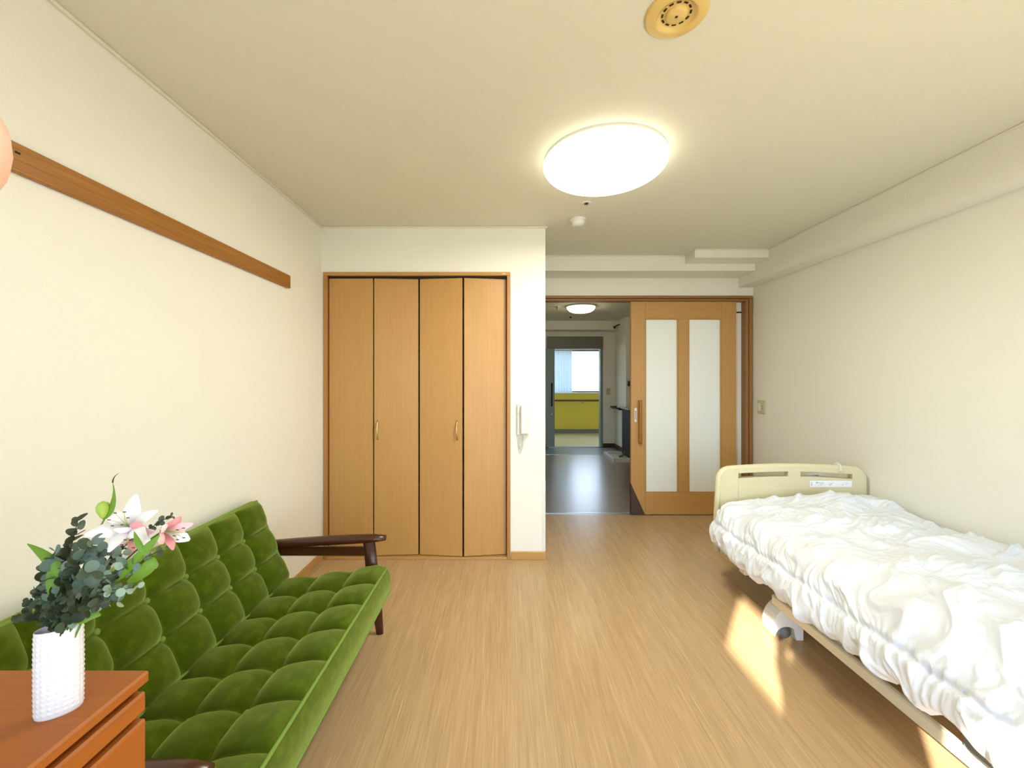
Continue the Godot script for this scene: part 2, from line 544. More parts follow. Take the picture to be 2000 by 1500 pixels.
	struct("ceiling_balcony", bx(-1.29, 3.6, 2.42, 2.6, WIN_Z + 0.15, 2.27), M.concrete, Vector3.ZERO, "concrete balcony slab overhead", "ceiling")
	struct("trim_9", bx(-1.29, -1.20, 2.325, 2.42, WIN_Z + 0.15, 2.27), M.concrete, Vector3.ZERO, "concrete downstand over the balcony partition", "beam")
	struct("wall_partition", bx(-1.27, -1.23, -0.05, 2.0, WIN_Z + 0.15, 2.27), M.concrete, Vector3.ZERO, "grey balcony partition panel", "wall")

# ------------------------------------------------------------------ hall and corridor beyond the sliding door
func hall():
	var wp: Material = M.wallpaper
	struct("floor_hall", bx(0.2, 3.0, -0.12, 0, -7.27, DOOR_Z - 0.02), M.hall_vinyl, Vector3.ZERO, "brown vinyl floor of the hall", "floor")
	struct("floor_entrance", bx(0.2, 3.0, -0.12, -0.006, HALL_Z - 0.12, -7.27), M.entrance_vinyl, Vector3.ZERO, "grey blue vinyl floor inside the entrance", "floor")
	struct("floor_corridor", bx(-2.5, 5.0, -0.12, 0, COR_Z - 0.1, HALL_Z - 0.12), M.corridor_floor_vinyl, Vector3.ZERO, "pale yellow floor of the corridor", "floor")
	struct("trim_10", bx(0.85, 1.86, -0.004, 0.004, HALL_Z - 0.10, HALL_Z + 0.02), M.steel, Vector3.ZERO, "metal threshold of the entrance", "threshold")
	struct("trim_11", bx(CLOSET_X, 2.16, 0, 0.003, DOOR_Z - 0.10, DOOR_Z - 0.06), M.steel, Vector3.ZERO, "thin metal floor strip under the sliding door", "threshold")
	struct("trim_12", bx(0.3, 1.70, -0.006, 0.004, -7.285, -7.27), M.steel, Vector3.ZERO, "metal edge strip at the entrance floor", "threshold")
	struct("ceiling_hall", bx(0.2, 3.0, CEIL, CEIL + 0.12, HALL_Z, DOOR_Z - 0.1), M.ceiling_paper, Vector3.ZERO, "papered ceiling of the hall", "ceiling")
	struct("ceiling_corridor", bx(-2.5, 5.0, CEIL, CEIL + 0.12, COR_Z - 0.1, HALL_Z), M.ceiling_paper, Vector3.ZERO, "ceiling of the corridor", "ceiling")
	struct("wall_hall_left", bx(0.2, 0.3, 0, CEIL, HALL_Z, DOOR_Z - 0.1), wp, Vector3.ZERO, "left papered wall of the hall", "wall")
	var hr := thing("wall_hall_right", "right papered wall of the hall with its jogs", "wall", Vector3.ZERO, "", "structure")
	part(hr, "near_wall", bx(2.75, 2.85, 0, CEIL, -7.35, DOOR_Z - 0.1), wp)
	part(hr, "far_wall", bx(2.13, 2.23, 0, CEIL, HALL_Z, -7.45), wp)
	part(hr, "jog", bx(2.13, 2.85, 0, CEIL, -7.45, -7.35), wp)
	part(hr, "pier", bx(RIGHT, 2.85, 0, CEIL, DOOR_Z - 0.2, DOOR_Z - 0.1), wp)
	var he := thing("wall_entrance", "papered wall round the entrance doorway", "wall", Vector3.ZERO, "", "structure")
	part(he, "lintel", bx(0.3, 2.13, 2.13, CEIL, HALL_Z - 0.12, HALL_Z), wp)
	part(he, "pier", bx(1.90, 2.13, 0, 2.13, HALL_Z - 0.12, HALL_Z), wp)
	part(he, "pier", bx(0.3, 0.82, 0, 2.13, HALL_Z - 0.12, HALL_Z), wp)
	struct("wall_corridor_near_left", bx(-2.5, 0.3, 0, CEIL, HALL_Z - 0.12, HALL_Z), wp, Vector3.ZERO, "near wall of the corridor left of the entrance", "wall")
	struct("wall_corridor_near_right", bx(2.13, 5.0, 0, CEIL, HALL_Z - 0.12, HALL_Z), wp, Vector3.ZERO, "near wall of the corridor right of the entrance", "wall")
	struct("wall_corridor_left", bx(-2.6, -2.5, 0, CEIL, COR_Z - 0.1, HALL_Z), wp, Vector3.ZERO, "left end wall of the corridor", "wall")
	struct("wall_corridor_right", bx(5.0, 5.1, 0, CEIL, COR_Z - 0.1, HALL_Z), wp, Vector3.ZERO, "right end wall of the corridor", "wall")
	struct("trim_13", bx(0.3, 2.13, 2.235, CEIL, HALL_Z, HALL_Z + 0.25), wp, Vector3.ZERO, "boxed soffit above the entrance", "soffit")
	# entrance door: grey lintel cover, frame, sliding leaf
	var fr := thing("trim_14", "grey metal frame of the entrance doorway", "door frame", Vector3.ZERO, "", "structure")
	part(fr, "lintel", bx(0.82, 1.90, 1.89, 2.10, HALL_Z - 0.02, HALL_Z + 0.035, 0.004), M.lintel_paint)
	part(fr, "top_lip", bx(0.82, 1.90, 2.10, 2.13, HALL_Z - 0.02, HALL_Z + 0.02), M.lintel_paint)
	part(fr, "jamb", bx(1.85, 1.90, 0, 1.89, HALL_Z - 0.12, HALL_Z + 0.015, 0.003), M.door_paint)
	part(fr, "jamb", bx(0.82, 0.85, 0, 1.89, HALL_Z - 0.12, HALL_Z + 0.015, 0.003), M.door_paint)
	var ed := thing("door_4", "grey green sliding entrance door standing open", "door", Vector3.ZERO, "", "structure")
	part(ed, "leaf", bx(0.10, 0.965, 0.01, 1.89, HALL_Z + 0.02, HALL_Z + 0.055, 0.004), M.door_paint)
	var eh := part(ed, "pull_handle", bx(0.895, 0.92, 0.78, 1.24, HALL_Z + 0.075, HALL_Z + 0.10, 0.008), M.dark_wood)
	part(eh, "bracket", bx(0.898, 0.917, 1.20, 1.25, HALL_Z + 0.055, HALL_Z + 0.085, 0.004), M.steel)
	part(eh, "bracket", bx(0.898, 0.917, 0.77, 0.82, HALL_Z + 0.055, HALL_Z + 0.085, 0.004), M.steel)
	var lk := part(ed, "lock_knob", lathe([Vector2(0, 0.03), Vector2(0.018, 0.03), Vector2(0.024, 0.02), Vector2(0.026, 0), Vector2(0, 0)], 16), M.steel, Vector3(0.905, 0.63, HALL_Z + 0.055))
	lk.rotation.x = PI / 2
	# corridor: yellow wall, window, curtain, handrail
	var yw := thing("wall_yellow", "yellow painted corridor wall under the window", "wall", Vector3.ZERO, "", "structure")
	part(yw, "lower_wall", bx(-2.5, 5.0, 0, 0.965, COR_Z - 0.1, COR_Z), M.yellow_wall_paint)
	part(yw, "lintel", bx(-2.5, 5.0, 2.03, CEIL, COR_Z - 0.1, COR_Z), wp)
	struct("baseboard_corridor", bx(-2.5, 5.0, 0, 0.10, COR_Z, COR_Z + 0.012), M.grey_base, Vector3.ZERO, "grey baseboard of the corridor", "baseboard")
	var wn := thing("window_1", "wide corridor window with a thin dark frame", "window", Vector3.ZERO, "", "structure")
	part(wn, "sill", bx(-2.5, 5.0, 0.965, 0.995, COR_Z - 0.1, COR_Z + 0.03, 0.004), M.white_plastic)
	part(wn, "frame_bottom", bx(-2.5, 5.0, 0.995, 1.025, COR_Z - 0.08, COR_Z - 0.04), M.grey_plastic)
	part(wn, "frame_top", bx(-2.5, 5.0, 1.99, 2.03, COR_Z - 0.08, COR_Z - 0.04), M.grey_plastic)
	for x in [-1.4, 0.45, 2.35, 4.2]:
		part(wn, "mullion", bx(x - 0.025, x + 0.025, 1.025, 1.99, COR_Z - 0.08, COR_Z - 0.04), M.grey_plastic)
	part(wn, "pane", bx(-2.5, 5.0, 1.025, 1.99, COR_Z - 0.064, COR_Z - 0.06), M.window_glass)
	# curtain: gathered sheer cloth
	var nu := 80
	var nv := 12
	var P := PackedVector3Array()
	for j in nv:
		for i in nu:
			var u := float(i) / (nu - 1)
			var v := float(j) / (nv - 1)
			var amp := 0.022 * (0.5 + 0.5 * v)
			P.append(Vector3(0.95 + u * 0.68 + sin(u * 40.0) * 0.008, 2.0 - v * 1.0, COR_Z + 0.05 + sin(u * 52.0 + sin(u * 9.0) * 2.0) * amp))
	solo("curtain", sheet(P, nu, nv), M.curtain, Vector3.ZERO, "sheer pale blue white curtain gathered at the corridor window", "curtain")
	var hrl := thing("handrail", "brown wall handrail along the yellow corridor wall", "handrail", Vector3(0, 0.797, COR_Z))
	part(hrl, "rail", tube([Vector3(-2.4, 0, 0.07), Vector3(4.9, 0, 0.07)], 0.02, 12), M.rail_brown)
	for x in [0.0, 1.90, 3.8]:
		part(hrl, "bracket", tube([Vector3(x, 0, 0.07), Vector3(x, -0.05, 0.06), Vector3(x, -0.065, 0.0)], 0.014, 8), M.steel)
	# hall baseboards
	struct("baseboard_hall_far", bx(1.90, 2.13, 0, 0.07, HALL_Z, HALL_Z + 0.012), M.rail_brown, Vector3.ZERO, "dark brown baseboard beside the entrance", "baseboard")
	struct("baseboard_hall_right", bx(2.118, 2.13, 0, 0.07, -7.35, HALL_Z + 0.012), M.rail_brown, Vector3.ZERO, "dark brown baseboard under the grab bar", "baseboard")
	# lamp, sensors
	var hl := thing("hall_lamp", "round white glowing ceiling lamp in the hall", "ceiling lamp", Vector3(1.15, CEIL, -6.3))
	part(hl, "lamp_shade", dome(0.215, 0.10, 0.0), M.hall_lamp_shade)
	part(hl, "base_ring", lathe([Vector2(0.0, -0.0005), Vector2(0.225, -0.0005), Vector2(0.225, -0.014), Vector2(0.21, -0.014)], 32), M.white_plastic)
	var sp := thing("sprinkler", "small metal sprinkler on the hall ceiling beside the lamp", "sprinkler", Vector3(0.80, CEIL, -6.35))
	part(sp, "escutcheon", lathe([Vector2(0.0, -0.001), Vector2(0.035, -0.001), Vector2(0.03, -0.012), Vector2(0.012, -0.014), Vector2(0.0, -0.014)], 16), M.steel)
	part(sp, "head", lathe([Vector2(0.0, -0.012), Vector2(0.01, -0.014), Vector2(0.012, -0.035), Vector2(0.028, -0.042), Vector2(0.026, -0.046), Vector2(0.0, -0.046)], 16), M.brass)
	solo("ceiling_sensor", lathe([Vector2(0.0, -0.001), Vector2(0.02, -0.001), Vector2(0.018, -0.02), Vector2(0.0, -0.022)], 16), M.black_plastic, Vector3(1.16, CEIL, -7.35), "tiny dark sensor on the hall ceiling", "sensor")
	var ho := thing("wall_hook", "small dark hook high on the hall wall", "hook", Vector3(2.13, 2.30, -7.75))
	part(ho, "arm", tube([Vector3(0, 0.02, 0), Vector3(-0.05, 0.0, 0.0), Vector3(-0.10, -0.03, 0.02)], 0.012, 8), M.rail_brown)
	part(ho, "knob", lathe([Vector2(0, -0.03), Vector2(0.022, -0.02), Vector2(0.026, 0), Vector2(0.02, 0.02), Vector2(0, 0.028)], 12), M.rail_brown, Vector3(-0.10, -0.035, 0.02))
	# switch plate and grab bar
	var sw := thing("hall_switch", "beige light switch plate beside the entrance door", "light switch", Vector3(2.005, 1.07, HALL_Z))
	part(sw, "plate", box(Vector3(0.075, 0.125, 0.010), 0.003, Vector3(0, 0, 0.005)), M.switch_plastic)
	part(sw, "rocker", box(Vector3(0.022, 0.05, 0.008), 0.002, Vector3(0, 0, 0.012)), M.cream_plastic)
	var gb := thing("grab_bar", "short dark wooden grab bar on the hall wall", "grab bar", Vector3(2.13, 0.775, -7.7))
	part(gb, "bar", tube([Vector3(-0.07, 0, -0.40), Vector3(-0.07, 0.0, 0.22)], 0.018, 10), M.dark_wood)
	part(gb, "bracket", tube([Vector3(0, 0, -0.28), Vector3(-0.07, 0, -0.28)], 0.026, 10), M.dark_wood)
	part(gb, "bracket", tube([Vector3(0, 0, 0.16), Vector3(-0.07, 0, 0.16)], 0.026, 10), M.dark_wood)
	# kitchen unit end and washing machine tray
	var ku := thing("kitchen_unit", "dark brown end of the kitchen unit with pale worktop", "kitchen unit", Vector3.ZERO)
	part(ku, "end_panel", bx(2.045, 2.70, 0, 0.80, -7.30, -6.85, 0.004), M.dark_wood)
	part(ku, "worktop", bx(2.015, 2.70, 0.80, 0.825, -7.32, -6.82, 0.004), M.steel)
	part(ku, "knob", box(Vector3(0.02, 0.02, 0.02), 0.006, Vector3(2.085, 0.72, -6.84)), M.steel)
	var kt := thing("paper_holder", "small round black holder on the kitchen wall", "holder", Vector3(2.20, 1.23, -7.35))
	part(kt, "roll", tube([Vector3(-0.05, 0, 0.05), Vector3(0.05, 0, 0.05)], 0.045, 14), M.black_plastic)
	part(kt, "arm", tube([Vector3(-0.055, 0.0, 0.05), Vector3(-0.055, 0.09, 0.0)], 0.006, 8), M.steel)
	var tr := thing("drain_tray", "white washing machine tray on the hall floor", "tray", Vector3(0, 0, 0))
	part(tr, "base", bx(1.71, 2.02, 0, 0.03, -7.24, -6.59), M.white_plastic)
	part(tr, "rim", bx(1.71, 1.75, 0.03, 0.062, -7.24, -6.59, 0.004), M.white_plastic)
	part(tr, "rim", bx(1.75, 2.02, 0.03, 0.062, -6.63, -6.59, 0.004), M.white_plastic)
	part(tr, "rim", bx(1.75, 2.02, 0.03, 0.062, -7.24, -7.20, 0.004), M.white_plastic)
	part(tr, "drain_hose", tube([Vector3(1.88, 0.045, -6.86), Vector3(1.93, 0.05, -6.88), Vector3(1.98, 0.07, -6.92), Vector3(2.01, 0.10, -6.95)], 0.016, 8), M.grey_plastic)

func dome(r: float, h: float, y0: float) -> ArrayMesh:
	var prof := []
	for i in 15:
		var t := PI / 2 * i / 14.0
		prof.append(Vector2(r * pow(cos(t), 0.55) if i < 14 else 0.0, y0 - h * pow(sin(t), 1.0)))
	return lathe(prof, 56)

# ------------------------------------------------------------------ closet
func closet():
	var fm: Material = M.oak_frame
	var fr := thing("trim_15", "oak frame round the folding closet doors", "door frame", Vector3.ZERO, "", "structure")
	part(fr, "jamb", bx(-1.305, -1.278, 0, 2.046, CLOSET_Z - 0.1, CLOSET_Z + 0.010, 0.002), fm)
	part(fr, "jamb", bx(0.019, 0.044, 0, 2.046, CLOSET_Z - 0.1, CLOSET_Z + 0.010, 0.002), fm)
	var hd := part(fr, "head", bx(-1.305, 0.044, 2.046, 2.071, CLOSET_Z - 0.1, CLOSET_Z + 0.010, 0.002), M.oak_across)
	part(fr, "sill", bx(-1.278, 0.019, 0, 0.016, CLOSET_Z - 0.1, CLOSET_Z + 0.010, 0.002), M.oak_across)
	part(fr, "maker_plate", bx(-0.015, 0.012, 2.053, 2.061, CLOSET_Z + 0.010, CLOSET_Z + 0.0115), M.brass)
	part(fr, "track", bx(-1.278, 0.019, 2.030, 2.046, CLOSET_Z - 0.06, CLOSET_Z - 0.02), M.dark_gap)
	# two folding pairs; each leaf runs between two plan points (x, depth offset)
	var z := CLOSET_Z - 0.028
	var ends := [[-1.272, -0.953, 0.0, 0.004], [-0.945, -0.628, 0.004, -0.014], [-0.616, -0.303, -0.014, 0.020], [-0.292, 0.014, 0.020, -0.020]]
	for pr in 2:
		var d := thing("door_%d" % (pr + 1), ["folding oak closet door pair next to the sofa wall", "folding oak closet door pair next to the intercom"][pr], "closet door", Vector3.ZERO, "", "structure")
		for k in 2:
			var e: Array = ends[pr * 2 + k]
			var a := Vector3(e[0], 0, z + e[2])
			var b := Vector3(e[1], 0, z + e[3])
			var mid := (a + b) / 2
			var leaf := part(d, "leaf", box(Vector3((b - a).length(), 2.01, 0.024), 0.003), M.oak_veneer, mid + Vector3(0, 0.02 + 1.005, 0))
			leaf.rotation.y = -atan2(b.z - a.z, b.x - a.x)
			if (pr == 0 and k == 1) or (pr == 1 and k == 0):
				var hx := 0.0
				hx = (-0.158 + 0.026) if pr == 0 else (0.156 - 0.034)
				var pts := []
				for i in 9:
					var t := i / 8.0
					pts.append(Vector3(hx, -0.100 + 0.006 + (t - 0.5) * 0.135, 0.012 + 0.024 * pow(sin(PI * t), 0.5)))
				part(leaf, "pull_handle", tube(pts, 0.0055, 10), M.brass)

# ------------------------------------------------------------------ sliding door
func sliding_door():
	var a: Material = M.door_frame_across
	var v: Material = M.door_frame_wood
	var fr := thing("trim_16", "brown wooden frame of the sliding door", "door frame", Vector3.ZERO, "", "structure")
	part(fr, "head", bx(CLOSET_X, RIGHT - 0.012, 2.070, 2.095, DOOR_Z - 0.10, DOOR_Z + 0.012, 0.003), a)
	part(fr, "head_lip", bx(CLOSET_X, RIGHT - 0.04, 2.048, 2.066, DOOR_Z - 0.10, DOOR_Z + 0.004, 0.002), a)
	part(fr, "jamb", bx(RIGHT - 0.040, RIGHT - 0.012, 0, 2.070, DOOR_Z - 0.10, DOOR_Z + 0.012, 0.003), v)
	part(fr, "jamb_lip", bx(RIGHT - 0.075, RIGHT - 0.044, 0, 2.048, DOOR_Z - 0.07, DOOR_Z + 0.004, 0.002), v)
	var d := thing("door_3", "oak sliding door with two frosted panes, half open", "sliding door", Vector3.ZERO, "", "structure")
	var z0 := DOOR_Z - 0.055
	var z1 := DOOR_Z - 0.018
	part(d, "stile", bx(1.213, 1.351, 0.006, 2.046, z0, z1, 0.003), M.oak_veneer)
	part(d, "stile", bx(2.078, 2.222, 0.006, 2.046, z0, z1, 0.003), M.oak_veneer)
	part(d, "top_rail", bx(1.351, 2.078, 1.880, 2.046, z0, z1, 0.002), M.oak_across)
	part(d, "bottom_rail", bx(1.351, 2.078, 0.006, 0.215, z0, z1, 0.002), M.oak_across)
	part(d, "mullion", bx(1.664, 1.765, 0.215, 1.880, z0, z1, 0.003), M.oak_veneer)
	for x in [[1.351, 1.664], [1.765, 2.078]]:
		part(d, "pane", bx(x[0], x[1], 0.215, 1.880, z0 + 0.012, z0 + 0.020), M.frosted_glass)
		var bd := st_new()
		var mx: float = (x[0] + x[1]) / 2
		add_box(bd, Vector3(x[0] + 0.004, 1.0475, z1 - 0.008), Vector3(0.008, 1.665, 0.010), 0.002)
		add_box(bd, Vector3(x[1] - 0.004, 1.0475, z1 - 0.008), Vector3(0.008, 1.665, 0.010), 0.002)
		add_box(bd, Vector3(mx, 1.876, z1 - 0.008), Vector3(x[1] - x[0] - 0.016, 0.008, 0.010), 0.002)
		add_box(bd, Vector3(mx, 0.219, z1 - 0.008), Vector3(x[1] - x[0] - 0.016, 0.008, 0.010), 0.002)
		part(d, "pane_bead", done(bd), M.oak_veneer)
	var h := part(d, "pull_handle", tube([Vector3(1.292, 0.690, z1 + 0.030), Vector3(1.292, 0.700, z1 + 0.032), Vector3(1.292, 1.088, z1 + 0.032), Vector3(1.292, 1.098, z1 + 0.030)], 0.0165, 12), M.rail_wood)
	for y in [0.76, 1.03]:
		part(h, "post", tube([Vector3(1.292, y, z1), Vector3(1.292, y, z1 + 0.03)], 0.008, 8), M.rail_wood)
	var lp := part(d, "latch_plate", bx(1.244, 1.268, 0.890, 1.025, z1, z1 + 0.003, 0.001), M.steel)
	part(lp, "thumb_turn", bx(1.2515, 1.2605, 0.915, 1.0, z1 + 0.003, z1 + 0.014, 0.003), M.steel)
	part(d, "kick_plate", extrude(PackedVector2Array([Vector2(1.2125, 0.003), Vector2(1.347, 0.003), Vector2(1.2125, 0.300)]), z0 - 0.001, z1 + 0.002), M.kick_laminate)
	part(d, "closer_rod", tube([Vector3(2.21, 1.948, z0 - 0.012), Vector3(2.32, 1.948, z0 - 0.012)], 0.007, 8), M.black_plastic)
	part(d, "closer_stop", box(Vector3(0.022, 0.05, 0.02), 0.004, Vector3(2.308, 1.945, z0 - 0.004)), M.black_plastic)

# ------------------------------------------------------------------ ceiling
func ceiling_things():
	var l := thing("ceiling_lamp", "large round white glowing ceiling lamp", "ceiling lamp", Vector3(0.5, CEIL, -2.1))
	part(l, "base_ring", lathe([Vector2(0.0, -0.0005), Vector2(0.30, -0.0005), Vector2(0.30, -0.026), Vector2(0.0, -0.026)], 56), M.white_plastic)
	part(l, "lamp_shade", dome(0.305, 0.075, -0.026), M.lamp_shade)
	var s := thing("smoke_detector", "white round smoke detector on the ceiling behind the lamp", "smoke detector", Vector3(0.505, CEIL, -2.88))
	part(s, "base", lathe([Vector2(0, -0.0005), Vector2(0.056, -0.0005), Vector2(0.056, -0.016), Vector2(0.050, -0.020), Vector2(0, -0.020)], 32), M.white_plastic)
	part(s, "chamber", lathe([Vector2(0.046, -0.020), Vector2(0.043, -0.040), Vector2(0.036, -0.050), Vector2(0.0, -0.052)], 32), M.white_plastic)
	var q := thing("sprinkler", "small recessed sprinkler in the room ceiling beside the lamp", "sprinkler", Vector3(0.512, CEIL, -2.62))
	part(q, "escutcheon", lathe([Vector2(0.012, -0.0045), Vector2(0.017, -0.006), Vector2(0.028, -0.004), Vector2(0.031, -0.0005)], 24), M.white_plastic)
	part(q, "head", lathe([Vector2(0.0, -0.0005), Vector2(0.012, -0.001), Vector2(0.010, -0.012), Vector2(0.0, -0.014)], 16), M.black_plastic)
	part(q, "deflector", box(Vector3(0.014, 0.006, 0.006), 0.002, Vector3(0, -0.016, 0.004)), M.steel)
	# round air vent: flange, bowl, hub, slots
	var v := thing("air_vent", "round yellowed plastic air vent in the ceiling", "air vent", Vector3(0.519, CEIL, -1.266))
	part(v, "flange", lathe([Vector2(0.057, -0.010), Vector2(0.061, -0.0135), Vector2(0.066, -0.0125), Vector2(0.085, -0.009), Vector2(0.090, -0.006), Vector2(0.0915, -0.0005)], 48), M.vent_plastic)
	part(v, "bowl", lathe([Vector2(0.057, -0.011), Vector2(0.050, -0.003), Vector2(0.046, -0.0015), Vector2(0.030, -0.0015)], 48), M.vent_plastic)
	part(v, "hub", lathe([Vector2(0.032, -0.0012), Vector2(0.030, -0.009), Vector2(0.027, -0.011), Vector2(0.0, -0.0115)], 40), M.vent_plastic)
	part(v, "screw_hole", lathe([Vector2(0.0045, -0.0112), Vector2(0.0045, -0.0122), Vector2(0.0, -0.0122)], 12), M.black_plastic)
	for k in 12:
		var t := TAU * k / 12.0 + 0.2
		var sl := part(v, "slot", box(Vector3(0.006, 0.002, 0.013), 0.0008), M.black_plastic, Vector3(cos(t) * 0.0405, -0.0025, sin(t) * 0.0405))
		sl.rotation.y = -t

# ------------------------------------------------------------------ things on the walls
func wall_things():
	var r := thing("picture_rail", "brown wooden hanging rail on the wall above the sofa", "rail", Vector3(LEFT, 1.889, 0))
	part(r, "board", bx(0, 0.019, -0.039, 0.039, -2.557, 0.45, 0.002), M.rail_wood)
	part(r, "screw", box(Vector3(0.002, 0.005, 0.012), 0.0, Vector3(0.0195, 0.012, -1.122)), M.dark_gap)
	# intercom handset on the closet wall
	var i := thing("intercom", "white intercom handset with coiled cord beside the closet", "intercom", Vector3(0.133, 1.0, CLOSET_Z))
	part(i, "base", box(Vector3(0.086, 0.225, 0.022), 0.006, Vector3(0, 0.01, 0.011)), M.white_plastic)
	var hs := part(i, "handset", box(Vector3(0.054, 0.212, 0.030), 0.009, Vector3(0.009, 0.012, 0.040)), M.white_plastic)
	part(hs, "earpiece", box(Vector3(0.054, 0.055, 0.014), 0.006, Vector3(0.009, 0.088, 0.030)), M.white_plastic)
	part(hs, "mouthpiece", box(Vector3(0.054, 0.050, 0.014), 0.006, Vector3(0.009, -0.066, 0.030)), M.white_plastic)
	part(i, "call_button", box(Vector3(0.010, 0.018, 0.004), 0.001, Vector3(-0.029, 0.05, 0.024)), M.cream_plastic)
	var coil := []
	for k in 240:
		var t := k / 239.0
		var a := PI * 2.0 * t
		var c := Vector3(-0.010 - 0.015 * sin(a * 0.5) * cos(PI * t), -0.100 - 0.105 * sin(PI * t), 0.018)
		c.x = -0.012 + 0.014 * cos(PI * t)
		coil.append(c + Vector3(cos(t * 150.0), 0.0, sin(t * 150.0)) * 0.005)
	part(i, "cord", tube(coil, 0.0022, 5), M.white_plastic)
	# switch plate on the right wall
	var s := thing("wall_switch", "beige light switch plate on the wall above the headboard", "light switch", Vector3(RIGHT, 1.045, -3.86))
	part(s, "plate", box(Vector3(0.010, 0.122, 0.112), 0.003, Vector3(-0.005, 0, 0)), M.switch_plastic)
	part(s, "rocker", box(Vector3(0.008, 0.072, 0.034), 0.002, Vector3(-0.012, 0.0, -0.026)), M.white_plastic)
	part(s, "outlet", box(Vector3(0.004, 0.066, 0.034), 0.001, Vector3(-0.0115, 0.0, 0.022)), M.switch_plastic)
	for y in [0.008, -0.012]:
		for z in [0.016, 0.030]:
			part(s, "outlet_slot", box(Vector3(0.001, 0.008, 0.003), 0.0, Vector3(-0.0138, y, z)), M.dark_gap)

# ------------------------------------------------------------------ sofa
const SZ0 := -2.11   # far end of the cushions
const SZ1 := -0.89   # near end
const NP := 7        # panels along the length

func tuft(a: float, b: float) -> float:   # a in 0..7, b in 0..3; height of the padding
	var da := absf(a - clampf(roundf(a), 1, NP - 1))
	var db := absf(b - clampf(roundf(b), 1, 2))
	var la := 1.0 - exp(-pow(da / 0.09, 1.1))      # crease along the length lines
	var lb := 1.0 - exp(-pow(db / 0.09, 1.1))
	var dome_a := 1.0 - pow(clampf(1.0 - da * 2.0, 0, 1), 2.2)
	var dome_b := 1.0 - pow(clampf(1.0 - db * 2.0, 0, 1), 2.2)
	var bt := exp(-(da * da + db * db) / 0.030)
	var puff := 0.015 * la * lb + 0.022 * dome_a * dome_b
	# round off towards the piped border
	var ea := clampf(minf(a, NP - a) / 0.30, 0, 1)
	var eb := clampf(minf(b, 3.0 - b) / 0.28, 0, 1)
	var edge := sqrt(1.0 - pow(1.0 - ea, 2)) * sqrt(1.0 - pow(1.0 - eb, 2))
	return puff * edge - 0.016 * bt - 0.002 * (1.0 - edge)

# a tufted cushion: outer face from corner o along l (length) and w (width), normal n; boxed sides of depth t
func cushion(root: Node3D, called: String, o: Vector3, l: Vector3, w: Vector3, n: Vector3, t: float):
	var nu := 155
	var nv := 70
	var P := PackedVector3Array()
	for j in nv:
		for i in nu:
			var a := float(i) / (nu - 1)
			var b := float(j) / (nv - 1)
			P.append(o + l * a + w * b + n * tuft(a * NP, b * 3.0))
	var c := part(root, called, sheet(P, nu, nv), M.velvet)
	# boxing round the edge, slightly bulged
	var corners := [o, o + l, o + l + w, o + w]
	var mid := o + l / 2 + w / 2 - n * t / 2
	var st := st_new()
	for k in 4:
		var p: Vector3 = corners[k]
		var q: Vector3 = corners[(k + 1) % 4]
		var out := ((p + q) / 2 - (o + l / 2 + w / 2)).normalized()
		for s in 8:
			var f0 := s / 8.0
			var f1 := (s + 1) / 8.0
			var b0 := out * 0.010 * sin(PI * f0)
			var b1 := out * 0.010 * sin(PI * f1)
			face(st, [p - n * t * f0 + b0, q - n * t * f0 + b0, q - n * t * f1 + b1, p - n * t * f1 + b1], mid)
	face(st, [corners[0] - n * t, corners[1] - n * t, corners[2] - n * t, corners[3] - n * t], mid)
	part(c, "boxing", done(st), M.velvet)
	for d in [0.0, t]:
		var loop := []
		for k in 4:
			var p: Vector3 = corners[k] - n * d
			var q: Vector3 = corners[(k + 1) % 4] - n * d
			for s in 12: loop.append(p.lerp(q, s / 12.0))
		loop.append(corners[0] - n * d)
		loop.append(loop[1])
		part(c, "piping", tube(loop, 0.0055, 8), M.velvet_piping)
	for i in range(1, NP):
		for j in [1, 2]:
			var at: Vector3 = o + l * (float(i) / NP) + w * (j / 3.0) + n * (-0.014)
			var bm := lathe([Vector2(0, 0.009), Vector2(0.006, 0.0078), Vector2(0.0105, 0.003), Vector2(0.011, -0.003), Vector2(0, -0.004)], 14)
			var bt := part(c, "button", bm, M.velvet_piping, at)
			bt.quaternion = Quaternion(Vector3.UP, n.normalized())

